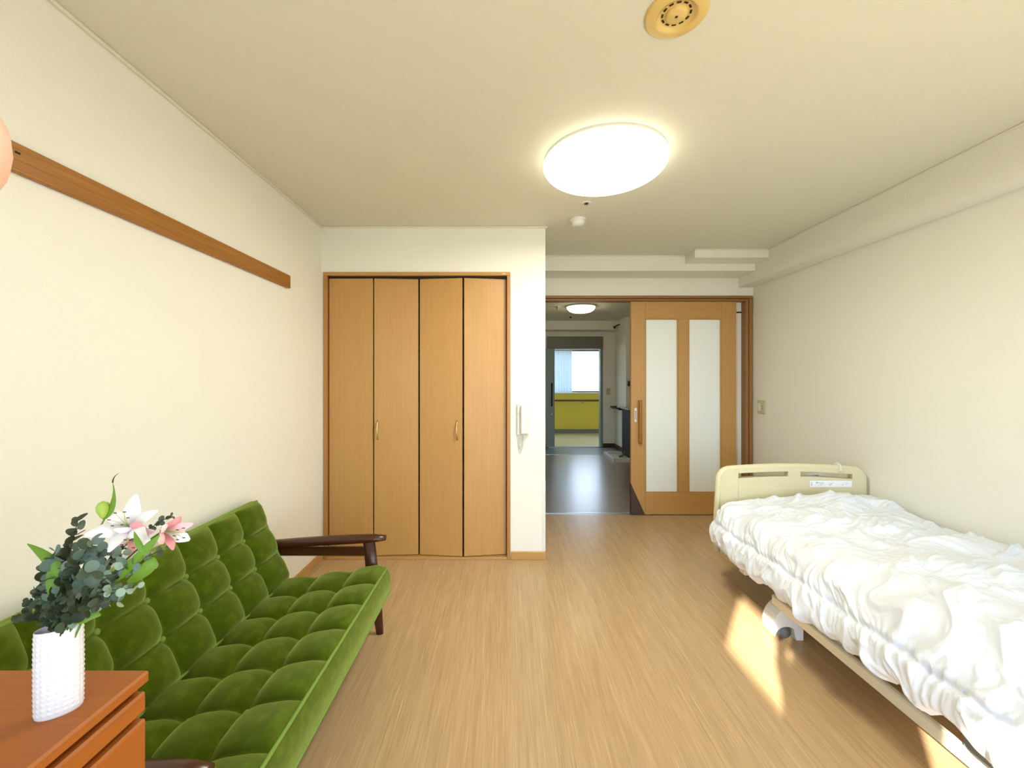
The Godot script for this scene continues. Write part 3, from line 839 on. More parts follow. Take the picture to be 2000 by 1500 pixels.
func sofa():
	var root := thing("sofa", "green velvet tufted sofa with dark walnut arms", "sofa", Vector3(0, 0, 0))
	var L := Vector3(0, 0, SZ1 - SZ0)
	# seat: front edge at x -0.585, y 0.345; rear edge lower
	var f := Vector3(-0.590, 0.350, SZ0)
	var b := Vector3(-1.105, 0.272, SZ0)
	var n := (L.cross(b - f)).normalized()
	if n.y < 0: n = -n
	cushion(root, "seat", f, L, b - f, n, 0.115)
	# back: leaning to the wall
	var t := Vector3(-1.245, 0.685, SZ0)
	var u := Vector3(-1.085, 0.295, SZ0)
	var nb := (L.cross(t - u)).normalized()
	if nb.x < 0: nb = -nb
	cushion(root, "backrest", u, L, t - u, nb, 0.075)
	# frame
	var w: Material = M.walnut
	for s in 2:
		var z: float = [SZ0 - 0.030, SZ1 + 0.030][s]
		var arm := st_new()
		var pts := []
		var rad := []
		for i in 13:
			var q := i / 12.0
			pts.append(Vector3(lerpf(-1.27, -0.605, q), 0.462 + 0.028 * q - 0.010 * pow(1.0 - q, 2), z))
			rad.append(0.030 * (0.80 + 0.25 * sin(PI * q * 0.9)) if i < 12 else 0.018)
		add_tube(arm, pts, rad, 14, 0.72, Vector3.UP)
		part(root, "armrest", done(arm), w)
		var rl := st_new()
		add_box(rl, Vector3(-0.965, 0.422, z), Vector3(0.56, 0.045, 0.024), 0.006)
		part(root, "arm_rail", done(rl), w)
		var lg := st_new()
		add_tube(lg, [Vector3(-0.690, 0.475, z), Vector3(-0.672, 0.30, z), Vector3(-0.648, 0.12, z), Vector3(-0.634, 0.0, z)], [0.031, 0.033, 0.026, 0.018], 12, 0.62, Vector3(0, 0, 1))
		part(root, "leg", done(lg), w)
		var rg := st_new()
		add_tube(rg, [Vector3(-1.235, 0.470, z), Vector3(-1.215, 0.27, z), Vector3(-1.250, 0.12, z), Vector3(-1.285, 0.0, z)], [0.024, 0.032, 0.026, 0.018], 12, 0.62, Vector3(0, 0, 1))
		part(root, "leg", done(rg), w)
		var sr := st_new()
		var mid := (f + b) / 2
		add_box(sr, Vector3(mid.x - 0.03, mid.y - 0.155, z), Vector3(0.56, 0.045, 0.022), 0.005, Basis(Vector3(0, 0, 1), 0.15))
		part(root, "side_rail", done(sr), w)
	part(root, "front_rail", box(Vector3(0.022, 0.045, L.z + 0.05), 0.005, Vector3(-0.70, 0.195, (SZ0 + SZ1) / 2)), w)
	part(root, "rear_rail", box(Vector3(0.022, 0.045, L.z + 0.05), 0.005, Vector3(-1.20, 0.26, (SZ0 + SZ1) / 2)), w)

# ------------------------------------------------------------------ bed and duvet
func bed():
	var hz := -2.733
	var root := thing("bed", "adjustable care bed with cream plastic headboard", "bed", Vector3(0, 0, 0))
	# headboard: arched board with rounded edge and two slots
	var x0 := 1.395
	var x1 := 2.335
	var top := func(x: float) -> float:
		var q := (x - x0) / (x1 - x0)
		return 0.712 + 0.022 * sin(PI * q) - 0.004 * q
	var cr := 0.075
	var outline := []
	outline.append(Vector3(x0 - 0.015, 0.18, hz))
	outline.append(Vector3(x0 - 0.012, 0.40, hz))
	for i in 9:
		var t := PI - PI / 2 * i / 8.0
		outline.append(Vector3(x0 + cr + cos(t) * cr, top.call(x0 + cr) - cr + sin(t) * cr, hz))
	for i in 15:
		var x := lerpf(x0 + cr, x1 - cr, (i + 1) / 16.0)
		outline.append(Vector3(x, top.call(x), hz))
	for i in 9:
		var t := PI / 2 - PI / 2 * i / 8.0
		outline.append(Vector3(x1 - cr + cos(t) * cr, top.call(x1 - cr) - cr + sin(t) * cr, hz))
	outline.append(Vector3(x1, 0.18, hz))
	var st := st_new()
	var ht := 0.020
	var rr := []
	for p in outline: rr.append(ht)
	add_tube(st, outline, rr, 12)
	# board as columns, leaving the two slots open
	var slots := [[1.513, 1.835, 0.030, 0.062], [1.914, 2.250, 0.030, 0.062]]
	var xs := []
	for i in 49: xs.append(lerpf(x0, x1, i / 48.0))
	for s in slots: xs.append_array([s[0], s[1]])
	xs.sort()
	var edge_top := func(x: float) -> float:
		var y: float = top.call(x)
		var d := minf(x - x0, x1 - x)
		if d < cr: y = y - cr + sqrt(maxf(0.0, cr * cr - pow(cr - d, 2)))
		return y
	for i in xs.size() - 1:
		var a: float = xs[i]
		var b: float = xs[i + 1]
		if b - a < 0.0005: continue
		var mx := (a + b) / 2
		var bands := [[0.18, 0.18, edge_top.call(a), edge_top.call(b)]]
		for s in slots:
			if mx > s[0] and mx < s[1]:
				bands = [[0.18, 0.18, top.call(a) - s[3], top.call(b) - s[3]], [top.call(a) - s[2], top.call(b) - s[2], edge_top.call(a), edge_top.call(b)]]
		for g in bands:
			for sz in [-ht, ht]:
				face(st, [Vector3(a, g[0], hz + sz), Vector3(b, g[1], hz + sz), Vector3(b, g[3], hz + sz), Vector3(a, g[2], hz + sz)], Vector3(mx, 0.5, hz))
		if bands.size() == 2:
			face(st, [Vector3(a, bands[0][2], hz - ht), Vector3(b, bands[0][3], hz - ht), Vector3(b, bands[0][3], hz + ht), Vector3(a, bands[0][2], hz + ht)], Vector3(mx, 0, hz))
			face(st, [Vector3(a, bands[1][0], hz - ht), Vector3(b, bands[1][1], hz - ht), Vector3(b, bands[1][1], hz + ht), Vector3(a, bands[1][0], hz + ht)], Vector3(mx, 2, hz))
	for s in slots:
		for x in [s[0], s[1]]:
			face(st, [Vector3(x, top.call(x) - s[3], hz - ht), Vector3(x, top.call(x) - s[2], hz - ht), Vector3(x, top.call(x) - s[2], hz + ht), Vector3(x, top.call(x) - s[3], hz + ht)], Vector3(x + (0.1 if x == s[1] else -0.1), 0.6, hz))
	var hb := part(root, "headboard", done(st), M.bed_plastic)
	# a shallow inset panel line and its sticker
	part(hb, "inset_panel", bx(1.513, 2.25, 0.44, 0.597, hz + ht, hz + ht + 0.004, 0.003), M.bed_plastic)
	var im := Image.create(256, 40, false, Image.FORMAT_RGB8)
	im.fill(Color(0.93, 0.94, 0.96))
	var r := RandomNumberGenerator.new()
	r.seed = 3
	for g in [[8, 4], [30, 30], [64, 30], [110, 26], [190, 40]]:
		for k in 14:
			var px: int = g[0] + r.randi() % (g[1] as int)
			var py := 8 + r.randi() % 20
			im.fill_rect(Rect2i(px, py, 1 + r.randi() % 6, 1 + r.randi() % 3), Color(0.45, 0.5, 0.62))
	var sm := mat("sticker_print", Color.WHITE, 0.5)
	sm.albedo_texture = ImageTexture.create_from_image(im)
	var qm := QuadMesh.new()
	qm.size = Vector2(0.272, 0.042)
	part(hb, "sticker", qm, sm, Vector3(2.109, 0.622, hz + ht + 0.0015), "white sticker with small blue pictograms")
	# frame
	part(root, "side_rail", bx(1.360, 1.385, 0.155, 0.205, -2.14, -0.75, 0.006), M.bed_metal)
	part(root, "side_rail", bx(2.315, 2.340, 0.155, 0.205, -2.70, -0.75, 0.006), M.bed_metal)
	part(root, "rail_cover", bx(1.362, 1.395, 0.205, 0.245, -1.25, -0.80, 0.006), M.grey_plastic)
	part(root, "deck", bx(1.385, 2.315, 0.235, 0.275, -2.70, -0.75, 0.004), M.bed_metal)
	for z in [-2.45, -1.75, -1.0]:
		part(root, "cross_bar", bx(1.385, 2.315, 0.165, 0.235, z - 0.03, z + 0.03, 0.004), M.bed_metal)
	for z in [-2.13, -1.02]:
		for s in 2:
			var x: float = [1.430, 2.270][s]
			var poly := PackedVector2Array()
			poly.append(Vector2(0.055, 0.0))
			poly.append(Vector2(0.055, 0.165))
			for i in 9:
				var t := PI / 2 + PI / 2 * i / 8.0
				poly.append(Vector2(0.020 + cos(t) * 0.115, 0.055 + sin(t) * 0.125))
			poly.append(Vector2(-0.093, 0.035))
			for i in 7:
				var t := PI - PI * 0.72 * i / 6.0
				poly.append(Vector2(-0.028 + cos(t) * 0.056, 0.018 + sin(t) * 0.050))
			poly.append(Vector2(0.020, 0.0))
			var cv := part(root, "leg_cover", extrude(poly, -0.045, 0.045), M.cover_plastic, Vector3(x, 0, z))
			if s == 1: cv.rotation.y = PI
			part(cv, "wheel", tube([Vector3(-0.028, 0.032, -0.012), Vector3(-0.028, 0.032, 0.03)], 0.032, 16), M.grey_plastic)
	solo("mattress", bx(1.385, 2.325, 0.276, 0.42, -2.69, -0.76, 0.03), M.mattress_cloth, Vector3.ZERO, "white mattress under the rumpled duvet", "mattress")
	duvet()
	# clip on the headboard, over its top edge
	var cl := thing("cord_clip", "small white cord clip over the headboard edge", "clip", Vector3(2.165, 0.728, hz))
	var cp := st_new()
	add_tube(cp, [Vector3(0, -0.045, -0.024), Vector3(0, -0.01, -0.026), Vector3(0, 0.012, -0.018), Vector3(0, 0.018, 0.0), Vector3(0, 0.012, 0.018), Vector3(0, -0.01, 0.026), Vector3(0, -0.028, 0.026)], [0.016, 0.016, 0.016, 0.016, 0.016, 0.016, 0.016], 10, 0.22, Vector3.UP)
	part(cl, "strap", done(cp), M.white_plastic)
	var pd := thing("headboard_remote", "small white remote label hanging behind the headboard slot", "remote", Vector3(2.055, 0.655, hz - 0.045))
	part(pd, "body", box(Vector3(0.11, 0.05, 0.02), 0.006), M.white_plastic)
	part(pd, "button", box(Vector3(0.03, 0.008, 0.004), 0.001, Vector3(0.0, 0.008, 0.012)), M.grey_plastic)

func ridged(sd: int, freq: float, oct := 2) -> FastNoiseLite:
	var n := FastNoiseLite.new()
	n.seed = sd
	n.frequency = freq
	n.noise_type = FastNoiseLite.TYPE_SIMPLEX_SMOOTH
	n.fractal_type = FastNoiseLite.FRACTAL_RIDGED
	n.fractal_octaves = oct
	return n

func duvet():
	# cross-section from the wall over the mattress and down the open side
	var c := Curve2D.new()
	for p in [[2.345, 0.49, 0.0, 0.0], [2.20, 0.555, 0.08, 0.0], [1.85, 0.56, 0.12, 0.0], [1.52, 0.545, 0.10, 0.012], [1.325, 0.46, 0.035, 0.055], [1.258, 0.345, 0.006, 0.05], [1.305, 0.285, -0.03, 0.012]]:
		c.add_point(Vector2(p[0], p[1]), Vector2(p[2], p[3]), Vector2(-p[2], -p[3]))
	c.bake_interval = 0.004
	var len := c.get_baked_length()
	var big := FastNoiseLite.new()
	big.seed = 31
	big.frequency = 2.3
	big.fractal_octaves = 2
	var warp := FastNoiseLite.new()
	warp.seed = 32
	warp.frequency = 2.0
	warp.fractal_octaves = 2
	var crease := ridged(33, 2.6, 2)
	var fine := ridged(34, 9.0, 2)
	var pk := FastNoiseLite.new()
	pk.seed = 35
	pk.frequency = 14.0
	var nu := 250
	var nv := 400
	var za := -2.69
	var zb := -0.70
	var P := PackedVector3Array()
	for j in nv:
		var v := float(j) / (nv - 1)
		var z := lerpf(za, zb, v)
		var head := exp(-v / 0.012)                     # rolls down at the head end
		for i in nu:
			var u := float(i) / (nu - 1)
			var s := u * len                              # arc length from the wall
			var q := c.sample_baked(s)
			var ta := (c.sample_baked(minf(s + 0.01, len)) - c.sample_baked(maxf(s - 0.01, 0.0))).normalized()
			var nrm := Vector2(-ta.y, ta.x)
			if nrm.y < 0 and q.x > 1.4: nrm = -nrm
			if q.x <= 1.4 and nrm.x > 0: nrm = -nrm
			var wx := s + 0.10 * warp.get_noise_2d(s, z)
			var wz := z + 0.10 * warp.get_noise_2d(s + 40.0, z)
			var d := 0.032 * big.get_noise_2d(s, z)
			# creases run slantwise over the cloth
			var a := wx * 0.85 + wz * 0.53
			var b := -wx * 0.53 + wz * 0.85
			var c1 := clampf((crease.get_noise_2d(a * 0.55, b * 1.35) - 0.15) / 0.85, 0, 1)
			var c2 := clampf((fine.get_noise_2d(a * 0.35 + 7.0, b * 0.75) - 0.25) / 0.75, 0, 1)
			d += 0.024 * c1 * c1 + 0.010 * c2 * c2
			d += 0.0035 * big.get_noise_2d(a * 6.0, b * 11.0)
			# gathered seam near the hem
			var from_hem := len - s
			var seam := 0.165 + 0.012 * warp.get_noise_1d(z * 3.0)
			var g := exp(-pow((from_hem - seam) / 0.012, 2))
			d -= 0.016 * g
			var near := exp(-absf(from_hem - seam) / 0.06)
			d += 0.017 * near * pk.get_noise_2d(wz * 2.2 + (from_hem - seam) * 0.5, 3.0)
			# loose scallops of the hem
			var hem := exp(-from_hem / 0.09)
			d += 0.030 * hem * big.get_noise_2d(z * 2.6, 9.0)
			var edge := clampf(u / 0.05, 0, 1)
			var pt := q + nrm * (d * edge)
			var y := pt.y + 0.065 * exp(-pow((z + 2.50) / 0.15, 2)) * exp(-pow((q.x - 1.93) / 0.20, 2)) + 0.035 * exp(-pow((z + 2.50) / 0.2, 2)) * exp(-pow((q.x - 2.3) / 0.12, 2))
			y -= head * (y - 0.40) * 0.6
			y += 0.028 * hem * big.get_noise_2d(z * 2.0, 77.0)
			var x := minf(pt.x, 2.362)
			x += clampf((1.55 - x) / 0.3, 0, 1) * 0.09 * exp(-v / 0.022)  # rounded corner at the head
			P.append(Vector3(x, maxf(y, 0.25), z - 0.012 * head + 0.01 * big.get_noise_2d(s * 2.0, 50.0)))
	solo("duvet", sheet(P, nu, nv), M.cotton, Vector3.ZERO, "white rumpled cotton duvet spread over the bed", "duvet")

# ------------------------------------------------------------------ chest of drawers, vase, flowers
func chest_and_flowers():
	var x1 := -0.672
	var z0 := -0.797
	var z1 := -0.32
	var h := 0.745
	var c := thing("drawer_chest", "orange brown teak chest of drawers beside the sofa", "chest of drawers", Vector3(0, 0, 0))
	part(c, "top", bx(-1.29, x1, h - 0.022, h, z0, z1, 0.004), M.teak)
	part(c, "body", bx(-1.28, x1 - 0.034, 0.02, h - 0.022, z0 + 0.006, z1 - 0.006), M.teak)
	part(c, "side_panel", bx(-1.28, x1 - 0.022, 0.0, h - 0.022, z0 + 0.002, z0 + 0.006), M.teak)
	part(c, "side_panel", bx(-1.28, x1 - 0.022, 0.0, h - 0.022, z1 - 0.006, z1 - 0.002), M.teak)
	var y := h - 0.022 - 0.015
	for d in [0.038, 0.190, 0.205, 0.205]:
		part(c, "drawer", bx(x1 - 0.034, x1 - 0.004, y - d, y, z0 + 0.003, z1 - 0.003, 0.004), M.teak)
		y -= d + 0.013
	# vase: oval, with rows of raised dots
	var vx := -0.737
	var vz := -0.695
	var v := thing("vase", "white oval porcelain vase with rows of raised dots", "vase", Vector3(vx, h, vz))
	v.rotation.y = deg_to_rad(40)
	var nu := 161
	var nv := 90
	var H := 0.140
	var P := PackedVector3Array()
	for j in nv:
		var f := float(j) / (nv - 1)
		var yy := f * H
		var k := 1.0
		if f < 0.03: k = 0.93 + 0.07 * sqrt(f / 0.03)
		k += 0.02 * sin(PI * f)
		for i in nu:
			var t := TAU * i / (nu - 1)
			var row := f * 17.0
			var col := t / TAU * 20.0
			var dr := row - roundf(row)
			var dc := col - roundf(col)
			var dot := exp(-(dr * dr + dc * dc) / 0.055) * (1.0 if f > 0.05 and f < 0.95 else 0.0)
			var r := k + 0.0
			P.append(Vector3(cos(t) * (0.029 * r + 0.0012 * dot), yy, -sin(t) * (0.017 * r + 0.0012 * dot)))
	part(v, "body", sheet(P, nu, nv), M.porcelain)
	var rim := st_new()
	add_lathe(rim, [Vector2(1.0, H), Vector2(0.985, H + 0.0015), Vector2(0.95, H), Vector2(0.93, H - 0.03), Vector2(0.93, 0.03), Vector2(0, 0.02)], 60, 0.029, 0.017)
	part(v, "rim", done(rim), M.porcelain)
	part(v, "foot", lathe([Vector2(0, 0.0005), Vector2(0.93, 0.0005), Vector2(0.93, 0.003)], 48, 0.029, 0.017), M.porcelain)
	flowers(Vector3(vx, h + H, vz))

func leaf_round(r: float) -> ArrayMesh:    # round cupped leaf in the x-y plane, base at the origin
	var st := st_new()
	var n := 12
	var ring := []
	for i in n:
		var t := TAU * i / n
		ring.append(Vector3(sin(t) * r * 0.92, r - cos(t) * r, 0.18 * r * (sin(t) * sin(t)) + 0.06 * r * cos(t)))
	var c := Vector3(0, r, -0.08 * r)
	st.set_smooth_group(0)
	for i in n:
		st.add_vertex(c); st.add_vertex(ring[i]); st.add_vertex(ring[(i + 1) % n])
	return done(st)

func blade(pts: Array, w: Array, side: Vector3, cup := 0.25) -> ArrayMesh:  # strap leaf or petal along points
	var nu := 5
	var P := PackedVector3Array()
	for j in pts.size():
		var d: Vector3 = (pts[mini(j + 1, pts.size() - 1)] - pts[maxi(j - 1, 0)]).normalized()
		var s := (side - d * side.dot(d)).normalized()
		var n := d.cross(s)
		for i in nu:
			var q := i / 2.0 - 1.0
			P.append(pts[j] + s * (w[j] * q) + n * (w[j] * cup * q * q))
	return sheet(P, nu, pts.size())

func bez(a: Vector3, b: Vector3, c: Vector3, n: int) -> Array:
	var o := []
	for i in n + 1:
		var t := float(i) / n
		o.append(a.lerp(b, t).lerp(b.lerp(c, t), t))
	return o

func at_px(px: float, py: float, s: float) -> Vector3:   # a measured place in the bouquet
	return Vector3((px - 985.0) / s, EYE - (py - 742.0) / s, -F / s)

func flowers(mouth: Vector3):
	var r := RandomNumberGenerator.new()
	r.seed = 41
	var rounds := []
	for k in 4: rounds.append(leaf_round([0.0095, 0.0080, 0.0065, 0.0050][k]))
	# eucalyptus: [tip px, tip py, scale, first leaf size class, colours, leaves, start of leaves, spray label]
	var R := "eucalyptus branch with round grey green leaves in the white vase"
	var D := "dark fine leaved eucalyptus branch drooping low over the vase rim"
	var B := [
		[152, 1018, 1180, 0, ["leaf_dark", "leaf_dark", "leaf_grey"], 9, 0.45, "tall eucalyptus branch with large dark round leaves standing above the rest"],
		[108, 1078, 1200, 0, ["leaf_grey", "leaf_blue"], 8, 0.35, R],
		[178, 1062, 1210, 0, ["leaf_blue", "leaf_grey"], 9, 0.3, R],
		[212, 1068, 1190, 0, ["leaf_blue", "leaf_pale"], 9, 0.3, R],
		[240, 1082, 1170, 0, ["leaf_pale", "leaf_blue"], 9, 0.3, R],
		[262, 1102, 1200, 1, ["leaf_blue", "leaf_pale"], 10, 0.3, R],
		[292, 1100, 1150, 1, ["leaf_pale", "leaf_blue"], 10, 0.4, "pale eucalyptus branch with small leaves reaching along the sofa back"],
		[268, 1146, 1220, 1, ["leaf_pale", "leaf_blue"], 9, 0.4, "pale eucalyptus branch bending low in front of the green velvet"],
		[322, 1072, 1120, 2, ["leaf_pale", "leaf_grey"], 11, 0.5, "thin eucalyptus branch with tiny pale leaves under the pink trumpet lily"],
		[334, 1008, 1120, 3, ["leaf_dark", "leaf_grey"], 12, 0.6, "thin eucalyptus twig with tiny dark leaves beside the pink trumpet lily"],
		[86, 1108, 1180, 1, ["leaf_grey", "leaf_dark"], 10, 0.35, R],
		[135, 1108, 1230, 1, ["leaf_grey", "leaf_dark"], 12, 0.25, R],
		[185, 1115, 1240, 0, ["leaf_grey", "leaf_blue"], 10, 0.25, R],
		[232, 1150, 1250, 1, ["leaf_grey", "leaf_pale"], 10, 0.3, R],
		[52, 1176, 1190, 2, ["leaf_dark", "leaf_grey"], 16, 0.2, D],
		[32, 1208, 1180, 2, ["leaf_dark", "leaf_grey"], 16, 0.25, D],
		[70, 1152, 1160, 2, ["leaf_dark", "leaf_grey"], 16, 0.2, D],
		[105, 1160, 1220, 2, ["leaf_dark", "leaf_grey"], 15, 0.2, D],
		[150, 1160, 1260, 2, ["leaf_dark", "leaf_grey"], 14, 0.2, D],
		[195, 1185, 1270, 1, ["leaf_dark", "leaf_grey"], 9, 0.2, D],
		[90, 1195, 1260, 2, ["leaf_dark"], 14, 0.2, D],
		[230, 1175, 1230, 2, ["leaf_grey", "leaf_pale"], 10, 0.3, D],
	]
	for a in B:
		var tip := at_px(a[0], a[1], a[2])
		var root := mouth + Vector3(r.randf_range(-0.006, 0.006), -0.06, r.randf_range(-0.006, 0.006))
		var o := thing("eucalyptus_branch", a[7], "branch", mouth, "eucalyptus branches in the vase")
		var base := root - mouth
		var end: Vector3 = tip - mouth
		var ctrl := Vector3(lerpf(base.x, end.x, 0.10), maxf(lerpf(0.0, end.y, 0.5) + 0.012, 0.045), lerpf(base.z, end.z, 0.10))
		var pts := bez(base, ctrl, end, 16)
		var rad := []
		for i in 17: rad.append(lerpf(0.0016, 0.0006, i / 16.0))
		var st := st_new()
		add_tube(st, pts, rad, 5)
		part(o, "stem", done(st), M.stem_brown)
		var n: int = a[5] + 3
		for k in n:
			var t := lerpf(a[6], 1.0, float(k) / (n - 1))
			t = maxf(t, 0.34)
			var fi := t * 16.0
			var i0 := mini(int(fi), 15)
			var p: Vector3 = pts[i0].lerp(pts[i0 + 1], fi - i0)
			if p.y < 0.004: continue
			var cls := mini((a[3] as int) + (1 if t > 0.88 else 0), 3)
			var cols: Array = a[4]
			for sgn in [-1.0, 1.0]:
				var l := part(o, "leaf", rounds[cls], M[cols[r.randi() % cols.size()]], p)
				var d: Vector3 = (pts[i0 + 1] - pts[i0]).normalized()
				var sd := d.cross(Vector3(r.randf_range(-0.4, 0.4), r.randf_range(-0.3, 0.3), 1)).normalized()
				if k % 2 == 1: sd = sd.rotated(d, PI / 2)
				var up: Vector3 = (sd * sgn + d * r.randf_range(0.2, 0.9)).normalized()
				var nz := (d * 0.25 + Vector3(r.randf_range(-0.8, 1.3), r.randf_range(-0.6, 1.0), r.randf_range(-0.5, 1.2))).normalized()
				var xx: Vector3 = up.cross(nz).normalized()
				l.basis = Basis(xx, up, xx.cross(up)).scaled_local(Vector3.ONE * r.randf_range(0.6, 1.25))
	# strap leaves and buds of the lilies
	lily("white lily in full bloom with speckled throat above the eucalyptus", mouth, at_px(243, 1022, 1160), Vector3(0.35, 0.50, 0.75), 0.046, ["petal_white", "petal_white", "petal_white"], 1.0)
	lily("blush pink lily opening sideways below the white bloom", mouth, at_px(262, 1048, 1150), Vector3(0.40, -0.20, 0.85), 0.036, ["petal_blush", "petal_pink", "petal_white"], 0.75)
	lily("pink trumpet lily leaning out over the sofa back", mouth, at_px(338, 1040, 1120), Vector3(0.95, 0.05, 0.45), 0.037, ["petal_blush", "petal_pink", "petal_white"], 0.55)
	var bd := thing("lily_bud", "pale green lily bud on a tall stem with a pointed leaf", "flower bud", mouth, "")
	var bt := at_px(205, 1012, 1170) - mouth
	part(bd, "stem", tube(bez(Vector3(0.01, -0.06, 0), Vector3(0.02, 0.08, 0), bt, 10), 0.0014, 6), M.stem_green)
	part(bd, "bud", lathe([Vector2(0, -0.002), Vector2(0.004, 0.002), Vector2(0.0085, 0.012), Vector2(0.0095, 0.019), Vector2(0.007, 0.025), Vector2(0, 0.029)], 14), M.bud_green, bt + Vector3(-0.003, 0, 0))
	part(bd, "leaf", blade(bez(bt, bt + Vector3(0.020, 0.030, 0.0), bt + Vector3(0.016, 0.062, 0.004), 8), [0.003, 0.006, 0.0075, 0.007, 0.0058, 0.004, 0.0026, 0.0016, 0.0003], Vector3(1, 0, 0.3)), M.leaf_fresh)
	part(bd, "leaf_tip", blade(bez(bt + Vector3(0.016, 0.060, 0.004), bt + Vector3(0.016, 0.070, 0.004), bt + Vector3(0.027, 0.076, 0.004), 5), [0.0022, 0.0020, 0.0016, 0.0011, 0.0007, 0.0002], Vector3(1, 0, 0.3)), M.stem_brown)
	var tails := [
		["broad green lily leaf pointing to the wall with a curled tip", [120, 1140], [115, 1100], [53, 1062], 0.0085],
		["broad green lily leaf curling up below the grey leaves", [118, 1190], [88, 1125], [112, 1095], 0.0085],
		["short bright green lily leaf folded over the vase rim", [150, 1215], [160, 1195], [197, 1202], 0.011],
		["long green lily leaf arching towards the pink trumpet", [235, 1130], [280, 1075], [312, 1045], 0.007],
		["pointed green lily leaf standing below the pink lilies", [285, 1085], [268, 1065], [262, 1038], 0.0045],
		["long green lily leaf lying across the sofa back", [250, 1140], [300, 1105], [300, 1088], 0.010],
	]
	for a in tails:
		var o := thing("lily_leaf", a[0], "leaf", mouth, "")
		var p := at_px(a[1][0], a[1][1], 1200) - mouth
		var q := at_px(a[2][0], a[2][1], 1210) - mouth
		var e := at_px(a[3][0], a[3][1], 1190) - mouth
		var w := []
		for i in 11: w.append((a[4] as float) * pow(sin(PI * lerpf(0.10, 0.985, i / 10.0)), 0.8))
		part(o, "blade", blade(bez(p, q, e, 10), w, (e - p).cross(Vector3(0.66, 0.25, 0.70)).normalized() + Vector3(0.0, 0.2, 0.2), 0.3), M.leaf_fresh)
		part(o, "stem", tube(bez(Vector3(0, -0.05, 0), Vector3(0, 0.0, 0), p, 6), 0.0012, 5), M.stem_green)

func lily(label: String, mouth: Vector3, at: Vector3, dir: Vector3, size: float, cols: Array, open: float):
	var o := thing("lily", label, "flower", mouth, "")
	var p := at - mouth
	var d := dir.normalized()
	var throat := p - d * size * 0.8
	part(o, "stem", tube(bez(Vector3(0.01, -0.06, 0.0), Vector3(lerpf(0, p.x, 0.3), maxf(p.y * 0.6, 0.04), lerpf(0, p.z, 0.3)), throat, 12), 0.0017, 6), M.stem_green)
	var a := d.cross(Vector3.UP).normalized()
	var b := d.cross(a)
	for k in 6:
		var t := TAU * k / 6.0 + 0.3
		var rad := a * cos(t) + b * sin(t)
		var wide := 1.0 if k % 2 == 0 else 0.75
		var pts := []
		var w := []
		for i in 11:
			var f := i / 10.0
			var out := size * (0.08 + open * (0.95 * pow(f, 1.7)) + (1.0 - open) * 0.32 * f)
			var along := size * (-0.8 + 1.45 * f - 0.65 * pow(maxf(f - 0.45, 0), 1.3) * (1.6 if open > 0.6 else 1.2))
			pts.append(p + d * along + rad * out)
			w.append(size * 0.30 * wide * pow(sin(PI * lerpf(0.13, 0.97, f)), 0.75))
		part(o, "petal", blade(pts, w, d.cross(rad), -0.35), M[cols[k % cols.size()]])
	for k in 6:
		var t := TAU * k / 6.0
		var rad := a * cos(t) + b * sin(t)
		var e := p + d * size * 0.62 + rad * size * 0.26
		var fl := part(o, "stamen", tube(bez(throat, p + d * size * 0.1, e, 5), 0.0006, 4), M.stamen)
		part(fl, "anther", box(Vector3(0.0052, 0.0016, 0.0016), 0.0005, e), M.anther)

